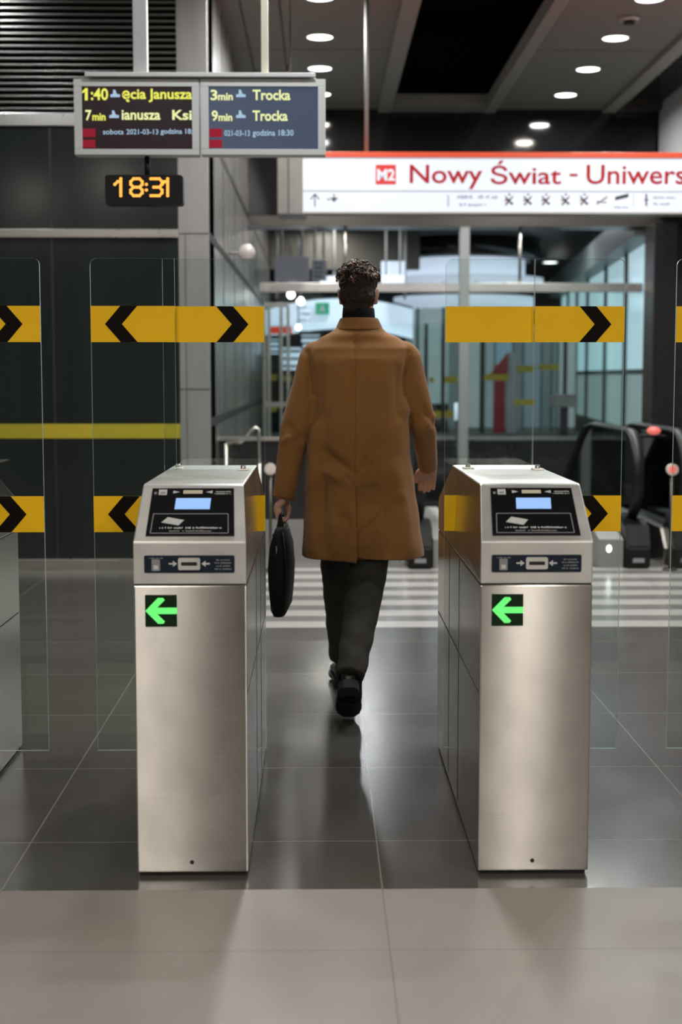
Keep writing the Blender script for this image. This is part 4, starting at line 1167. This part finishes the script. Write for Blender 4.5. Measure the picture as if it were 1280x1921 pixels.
# eyes
for s_ in (-1, 1):
    e = B().ball(hd(s_ * .031, .083, .014), (.012, .010, .009), mat('eye_white', (.6, .58, .55), .2)); e.ball(hd(s_ * .031, .091, .014), (.006, .004, .006), BLACKPL)
    e.build('eye', man)

# --- trousers
b = B()
b.loft([ell((PX, 5.755, z), hx, hy) for z, hx, hy in ((.78, .14, .11), (.86, .17, .125), (.95, .165, .12), (1.02, .155, .11))], TROUS)
def trouser(h, k, a, rr):
    kk_ = [h, h + (k - h) * .5, k, k + (a - k) * .35, k + (a - k) * .7, a]
    b.tube(kk_, rr, TROUS, 22); b.ball(kk_[2], rr[2], TROUS)
trouser(RH, RK, RA + Vector((0, -.018, -.020)), [.100, .090, .076, .070, .062, .056])
trouser(LH, LK, LA + Vector((0, 0, .02)), [.100, .090, .074, .068, .062, .057])
tr = b.build('trousers', man); remesh(tr, .006, 6)
# creases
nrms = [v.normal.copy() for v in tr.data.vertices]
for v, nv in zip(tr.data.vertices, nrms):
    p = v.co
    w = math.sin(p.z * 55 + p.x * 40 + p.y * 15) * .5 + math.sin(p.z * 90 - p.x * 60) * .3
    low = 1 if (p.z < .38 or .44 < p.z < .60) else .45
    v.co += nv * w * .0035 * low
# --- shoes
def shoe(heel, toe, up, name):
    """heel and toe: sole points; up: direction from sole into the shoe"""
    f = (toe - heel).normalized(); up = (up - f * up.dot(f)).normalized(); s = f.cross(up); L_ = (toe - heel).length
    def P(u, v, w): return heel + f * u + s * v + up * w
    b = B(); rings = []
    prof = [(-.012, .020, .052), (0.0, .030, .078), (.03, .036, .088), (.07, .036, .083), (.11, .038, .070), (.16, .046, .056), (.21, .047, .045), (.255, .038, .036), (.285, .018, .024)]
    for u, hw, h in prof:
        u = u * L_ / .285
        rings.append([P(u, hw * math.cos(2 * PI * i / 18), .018 + h * (.5 + .5 * math.sin(2 * PI * i / 18)) if True else 0) for i in range(18)])
    b.loft(rings, SHOEM)
    o = b.build(name, man)
    sub = o.modifiers.new('s', 'SUBSURF'); sub.levels = 1; sub.render_levels = 1; bake(o)
    b = B(); out = []
    for u, hw in ((-.014, .020), (0, .034), (.03, .040), (.07, .039), (.11, .041), (.16, .050), (.21, .051), (.255, .042), (.288, .020)): out.append((u * L_ / .285, hw))
    pts = [(u, -w) for u, w in out] + [(u, w) for u, w in reversed(out)]
    Ms = Matrix(((f.x, s.x, up.x, heel.x), (f.y, s.y, up.y, heel.y), (f.z, s.z, up.z, heel.z), (0, 0, 0, 1)))
    b.poly(pts, .016, SOLEM, Ms, .006)
    hp = [(u, -w) for u, w in out[:4]] + [(u, w) for u, w in reversed(out[:4])]
    b.poly(hp, .018, SOLEM, Ms, -.012); b.build('sole', o)
    return o
toeR = Vector((.112, 5.475, .012)); heelR = toeR + Vector((-.004, -.195, .155)).normalized() * .27
shoe(heelR, toeR + (toeR - heelR).normalized() * .015, Vector((0, .62, .78)), 'shoe')
shoe(Vector((.098, 6.03, .0125)), Vector((.085, 6.315, .0125)), Vector((0, 0, 1)), 'shoe')
# --- sock of the lifted foot
b = B(); b.tube([Vector((.113, 5.36, .12)), Vector((.114, 5.335, .17)), Vector((.114, 5.325, .23))], [.048, .046, .046], KNIT, 18)
b.build('sock', man)
# --- roll neck
b = B(); b.loft([ell((HX, yy, z), hx, hy, 32) for z, hx, hy, yy in ((1.50, .078, .078, 5.755), (1.55, .069, .070, 5.765), (1.585, .066, .068, 5.772), (1.612, .064, .066, 5.780), (1.615, .058, .060, 5.780), (1.58, .057, .059, 5.772))], KNIT)
b.build('roll_neck', man)

# --- coat: body and sleeves grown together
tab = [  # z, centre x, half width, centre y, half depth
    (.610, .176, .250, 5.765, .190), (.75, .170, .236, 5.760, .176), (.90, .163, .222, 5.755, .158), (1.05, .160, .205, 5.752, .148),
    (1.20, .160, .196, 5.750, .140), (1.33, .162, .200, 5.750, .138), (1.40, .163, .216, 5.752, .132), (1.452, .163, .214, 5.755, .116), (1.487, .162, .172, 5.760, .100),
    (1.515, .160, .112, 5.765, .088), (1.545, .159, .086, 5.768, .082), (1.560, .159, .080, 5.770, .078)]
b = B(); rings = []
zs = [.612 + i * (1.56 - .612) / 44 for i in range(45)]
for z in zs:
    cx0, hx, cy0, hy = interp(tab, z)
    rings.append(ell((cx0, cy0, z), hx, hy, 72, 2.5 if z < 1.4 else 2.2))
inner = []
for z in reversed(zs[:24]):
    cx0, hx, cy0, hy = interp(tab, z)
    inner.append(ell((cx0, cy0, z), hx - .044, hy - .044, 72, 2.5))
vr = rings[::-1] + [inner[-1 - i] for i in range(len(inner))]
b.loft(vr, COATM)
def sleeve(S, E, W_, rr):
    k = [S + Vector((0, 0, .0)), S + (E - S) * .5, E, E + (W_ - E) * .5, W_]
    b.tube(k, rr, COATM, 22); b.ball(k[0], rr[0], COATM); b.ball(k[2], rr[2] * .99, COATM)
sleeve(Vector((-.004, 5.757, 1.402)), LE, LWr + Vector((0, 0, -.018)), [.082, .069, .060, .052, .044])
sleeve(Vector((.330, 5.757, 1.402)), RE, RWr + (RWr - RE).normalized() * .012, [.082, .069, .056, .047, .040])
coat = b.build('coat', man); remesh(coat, .0055, 4)
# folds pressed into the cloth: (photo points of the fold line, depth, width)
folds = []
def fold(p, q, dep, w): folds.append((Vector(px2(*p, 5.6)), Vector(px2(*q, 5.6)), dep, w))
fold((752, 785), (668, 902), -.010, .016); fold((765, 770), (700, 860), .008, .014)
fold((608, 850), (660, 888), -.010, .014); fold((600, 880), (655, 905), .007, .014)
fold((735, 945), (684, 1002), -.008, .015); fold((745, 930), (690, 985), .006, .016)
fold((648, 985), (640, 960), -.010, .016); fold((672, 925), (705, 920), -.010, .012)
fold((590, 800), (588, 1030), .007, .016); fold((606, 780), (604, 1030), -.007, .016)
fold((640, 900), (628, 1030), .006, .018); fold((745, 880), (770, 1030), .006, .018); fold((720, 900), (735, 1035), -.006, .018)
fold((600, 690), (592, 790), -.006, .015); fold((748, 690), (752, 780), -.006, .015); fold((575, 660), (582, 740), -.009, .010); fold((771, 660), (764, 740), -.007, .010)
fold((640, 612), (706, 612), -.005, .007); fold((630, 628), (712, 628), .003, .010)
fold((540, 800), (565, 825), -.006, .010); fold((535, 830), (556, 812), .005, .010); fold((800, 770), (822, 800), -.006, .010); fold((800, 805), (820, 785), .005, .010)
seam_x = lambda z: px2(667, 800, 5.6)[0] + 0.004 * (z - 1.2)
vent_top = px2(663, 908, 5.6)[1]
off = OFF[man.name]
nrms = [v.normal.copy() for v in coat.data.vertices]
for v, nv in zip(coat.data.vertices, nrms):
    p = v.co + off
    if nv.y > 0.25: continue
    q = Vector((p.x, p.z)); dsp = 0.0
    for a, c_, dep, w in folds:
        t = max(0, min(1, (q - a).dot(c_ - a) / (c_ - a).length_squared)); d = (q - a - (c_ - a) * t).length
        dsp += dep * math.exp(-(d / (w * 1.55)) ** 2) * (.35 + .65 * math.sin(PI * (.12 + .76 * t)))
    dsp = max(-.026, min(.022, dsp * 2.7)); dsp += .0022 * noise.noise(Vector((p.x * 9, p.z * 5, 3.1)))
    if p.z < vent_top and abs(p.x - seam_x(p.z)) < .12 and p.y < 5.72:      # vent: left flap lies over the right
        k = min(1, (vent_top - p.z) / .05); dx = p.x - seam_x(p.z) - .010 * (vent_top - p.z) / .3
        if dx < 0: dsp += .009 * k * math.exp(dx / .05)
        else: dsp = max(dsp, -.008) - .018 * k * math.exp(-dx / .06)
    if abs(p.x - seam_x(p.z)) < .012 and p.z > vent_top and p.z < 1.5: dsp -= .0022
    v.co += nv * dsp
coat.data.update()
bv = BVHTree.FromPolygons([v.co + off for v in coat.data.vertices], [tuple(p.vertices) for p in coat.data.polygons])
def on_coat(x, z, out=.0004):
    h = bv.ray_cast(Vector((x, 5.0, z)), Vector((0, 1, 0)), 1.2)
    return None if h[0] is None else h[0] + h[1] * out
def seam(pts, r, name):
    q = [on_coat(x, z) for x, z in pts]; q = [p for p in q if p is not None]
    q = [q[0]] + [p for i, p in enumerate(q[1:], 1) if (p - q[i - 1]).length < .08]
    if len(q) > 2: B().tube(q, r, COATSEAM, 6).build(name, coat)
seam([(seam_x(z), z) for z in [1.50 - i * .012 for i in range(int((1.50 - vent_top) / .012))]], .0011, 'back_seam')
seam([(seam_x(z) + .010 * (vent_top - z) / .3 + .001, z) for z in [vent_top - i * .01 for i in range(29)]], .0018, 'vent_edge')
# armhole seams
for pts in ([(572, 650), (578, 668), (583, 690), (586, 715), (588, 745)], [(778, 655), (771, 675), (765, 700), (762, 730), (760, 755)]):
    fine = []
    for a, c_ in zip(pts, pts[1:]):
        for i in range(5): fine.append(px2(a[0] + (c_[0] - a[0]) * i / 5, a[1] + (c_[1] - a[1]) * i / 5, 5.62))
    seam(fine, .0010, 'armhole_seam')
# collar: a folded band round the neck, open at the front
b = B(); rings = []
for i in range(41):
    a = math.radians(-90 - 150 + 300 * i / 40); ca, sa_ = math.cos(a), math.sin(a)
    fr = max(0, (abs(i - 20) - 12) / 8.0)
    def cp(r, ry, z): return Vector((PX + .001 + r * ca, 5.768 + ry * sa_, z - .03 * fr))
    rings.append([cp(.070, .072, 1.535), cp(.0690, .071, 1.569), cp(.0735, .076, 1.576), cp(.079, .082, 1.570), cp(.093, .092, 1.537), cp(.099, .096, 1.527), cp(.093, .090, 1.523)])
b.loft(rings, COATM)
col = b.build('collar', coat); sub = col.modifiers.new('s', 'SUBSURF'); sub.levels = 1; sub.render_levels = 2; bake(col)
# cuffs
for W_, E in ((LWr + Vector((0, 0, -.018)), LE),):
    d = (W_ - E).normalized(); b = B(); b.tube([W_ - d * .012, W_ - d * .008], [.0455, .0455], COATSEAM, 24).build('cuff_seam', coat)

# --- hair: short at the nape, loose curls on top
b = B()
b.ball(hd(0, -.006, .046), (.078, .094, .080), HAIR, seg=32); b.ball(hd(0, -.030, -.008), (.074, .072, .072), HAIR, seg=28)
b.ball(hd(0, -.050, -.058), (.056, .040, .046), HAIR, seg=24)
hair = b.build('hair', man); remesh(hair, .005, 4)
nrms = [v.normal.copy() for v in hair.data.vertices]
for v, nv in zip(hair.data.vertices, nrms):
    p = v.co + off; v.co += nv * (.0045 * noise.noise(p * 55) + .003 * noise.noise(p * 120))
    # cut back from the face and the ears
    l = p - Vector((HX, HY, HZ))
    if l.y > .055 and l.z < .055: v.co.y -= (l.y - .055) * 1.2
b = B(); rnd = random.Random(3)
for i in range(260):
    th = rnd.uniform(0, 2 * PI); u = rnd.random() ** .6
    ph = u * math.radians(82)
    n = Vector((math.sin(ph) * math.cos(th), math.sin(ph) * math.sin(th), math.cos(ph)))
    base = hd(n.x * .079, n.y * .094 - .004, .046 + n.z * .080)
    tng = n.cross(Vector((rnd.uniform(-1, 1), rnd.uniform(-1, 1), rnd.uniform(-1, 1)))).normalized(); bi = n.cross(tng)
    R0 = rnd.uniform(.009, .017); ln = 7; pts = []; tw = rnd.uniform(2.2, 4.6); lift = rnd.uniform(.5, 1.0)
    for k in range(ln + 1):
        a = tw * k / ln
        pts.append(base + tng * (R0 * (math.sin(a) * 1.2 + .5 * k / ln)) + bi * (R0 * (1 - math.cos(a)) * .6 + .004 * k / ln) + n * (.0105 * lift * math.sin(PI * k / ln * .85) - .003))
    r0 = rnd.uniform(.0034, .0056)
    b.tube(pts, [r0 * (1 - .08 * k) if k < ln else r0 * .25 for k in range(ln + 1)], HAIR_LT if rnd.random() < .55 else HAIR, 6)
b.build('curls', hair)

# ------------------------------------------------------------------ briefcase (held by the man, stands on its own)
bc = thing('briefcase', 'slim black briefcase seen edge on, hanging from the man\'s left hand', 'briefcase', (-.155, 5.745, .386))
yawb = math.radians(3.5)
def bp(u, v, w): # u along its length, v across, w height
    return Vector((-.156 + v * math.cos(yawb) + u * math.sin(yawb), 5.745 + u * math.cos(yawb) - v * math.sin(yawb), w))
b = B(); rings = []
for w, hl, ht in ((.386, .150, .012), (.390, .172, .024), (.41, .182, .034), (.50, .190, .043), (.58, .190, .046), (.66, .186, .039), (.71, .180, .024), (.735, .172, .016), (.742, .160, .009)):
    ring = []
    for i in range(40):
        t = 2 * PI * i / 40; ct, st = math.cos(t), math.sin(t)
        ring.append(bp(hl * math.copysign(abs(ct) ** .35, ct), ht * math.copysign(abs(st) ** .6, st), w))
    rings.append(ring)
b.loft(rings, BAGM).build('case_body', bc)
for s_ in (-1, 1):
    pts = []
    for i in range(17):
        t = i / 16; u = -.075 + .15 * t
        h = min(1, math.sin(PI * t) * 1.9)
        pts.append(bp(u, s_ * .010 * (1 - h), .725 + (.782 - .725) * h))
    B().tube(pts, [.0065] * 17, BAGM, 10).build('handle', bc)
    b = B().tube([bp(-.178, s_ * .020, .716), bp(0, s_ * .021, .722), bp(.178, s_ * .020, .716)], .0022, SOLEM, 8); b.build('zip', bc)
B().box(bp(-.1865, -.006, .640), bp(-.1835, -.002, .675), ZIPM).build('zip_pull', bc)
b = B().tube([bp(-.168, .020, .728), bp(-.182, .030, .65), bp(-.190, .036, .58), bp(-.190, .032, .48)], .003, SOLEM, 8); b.build('piping', bc)
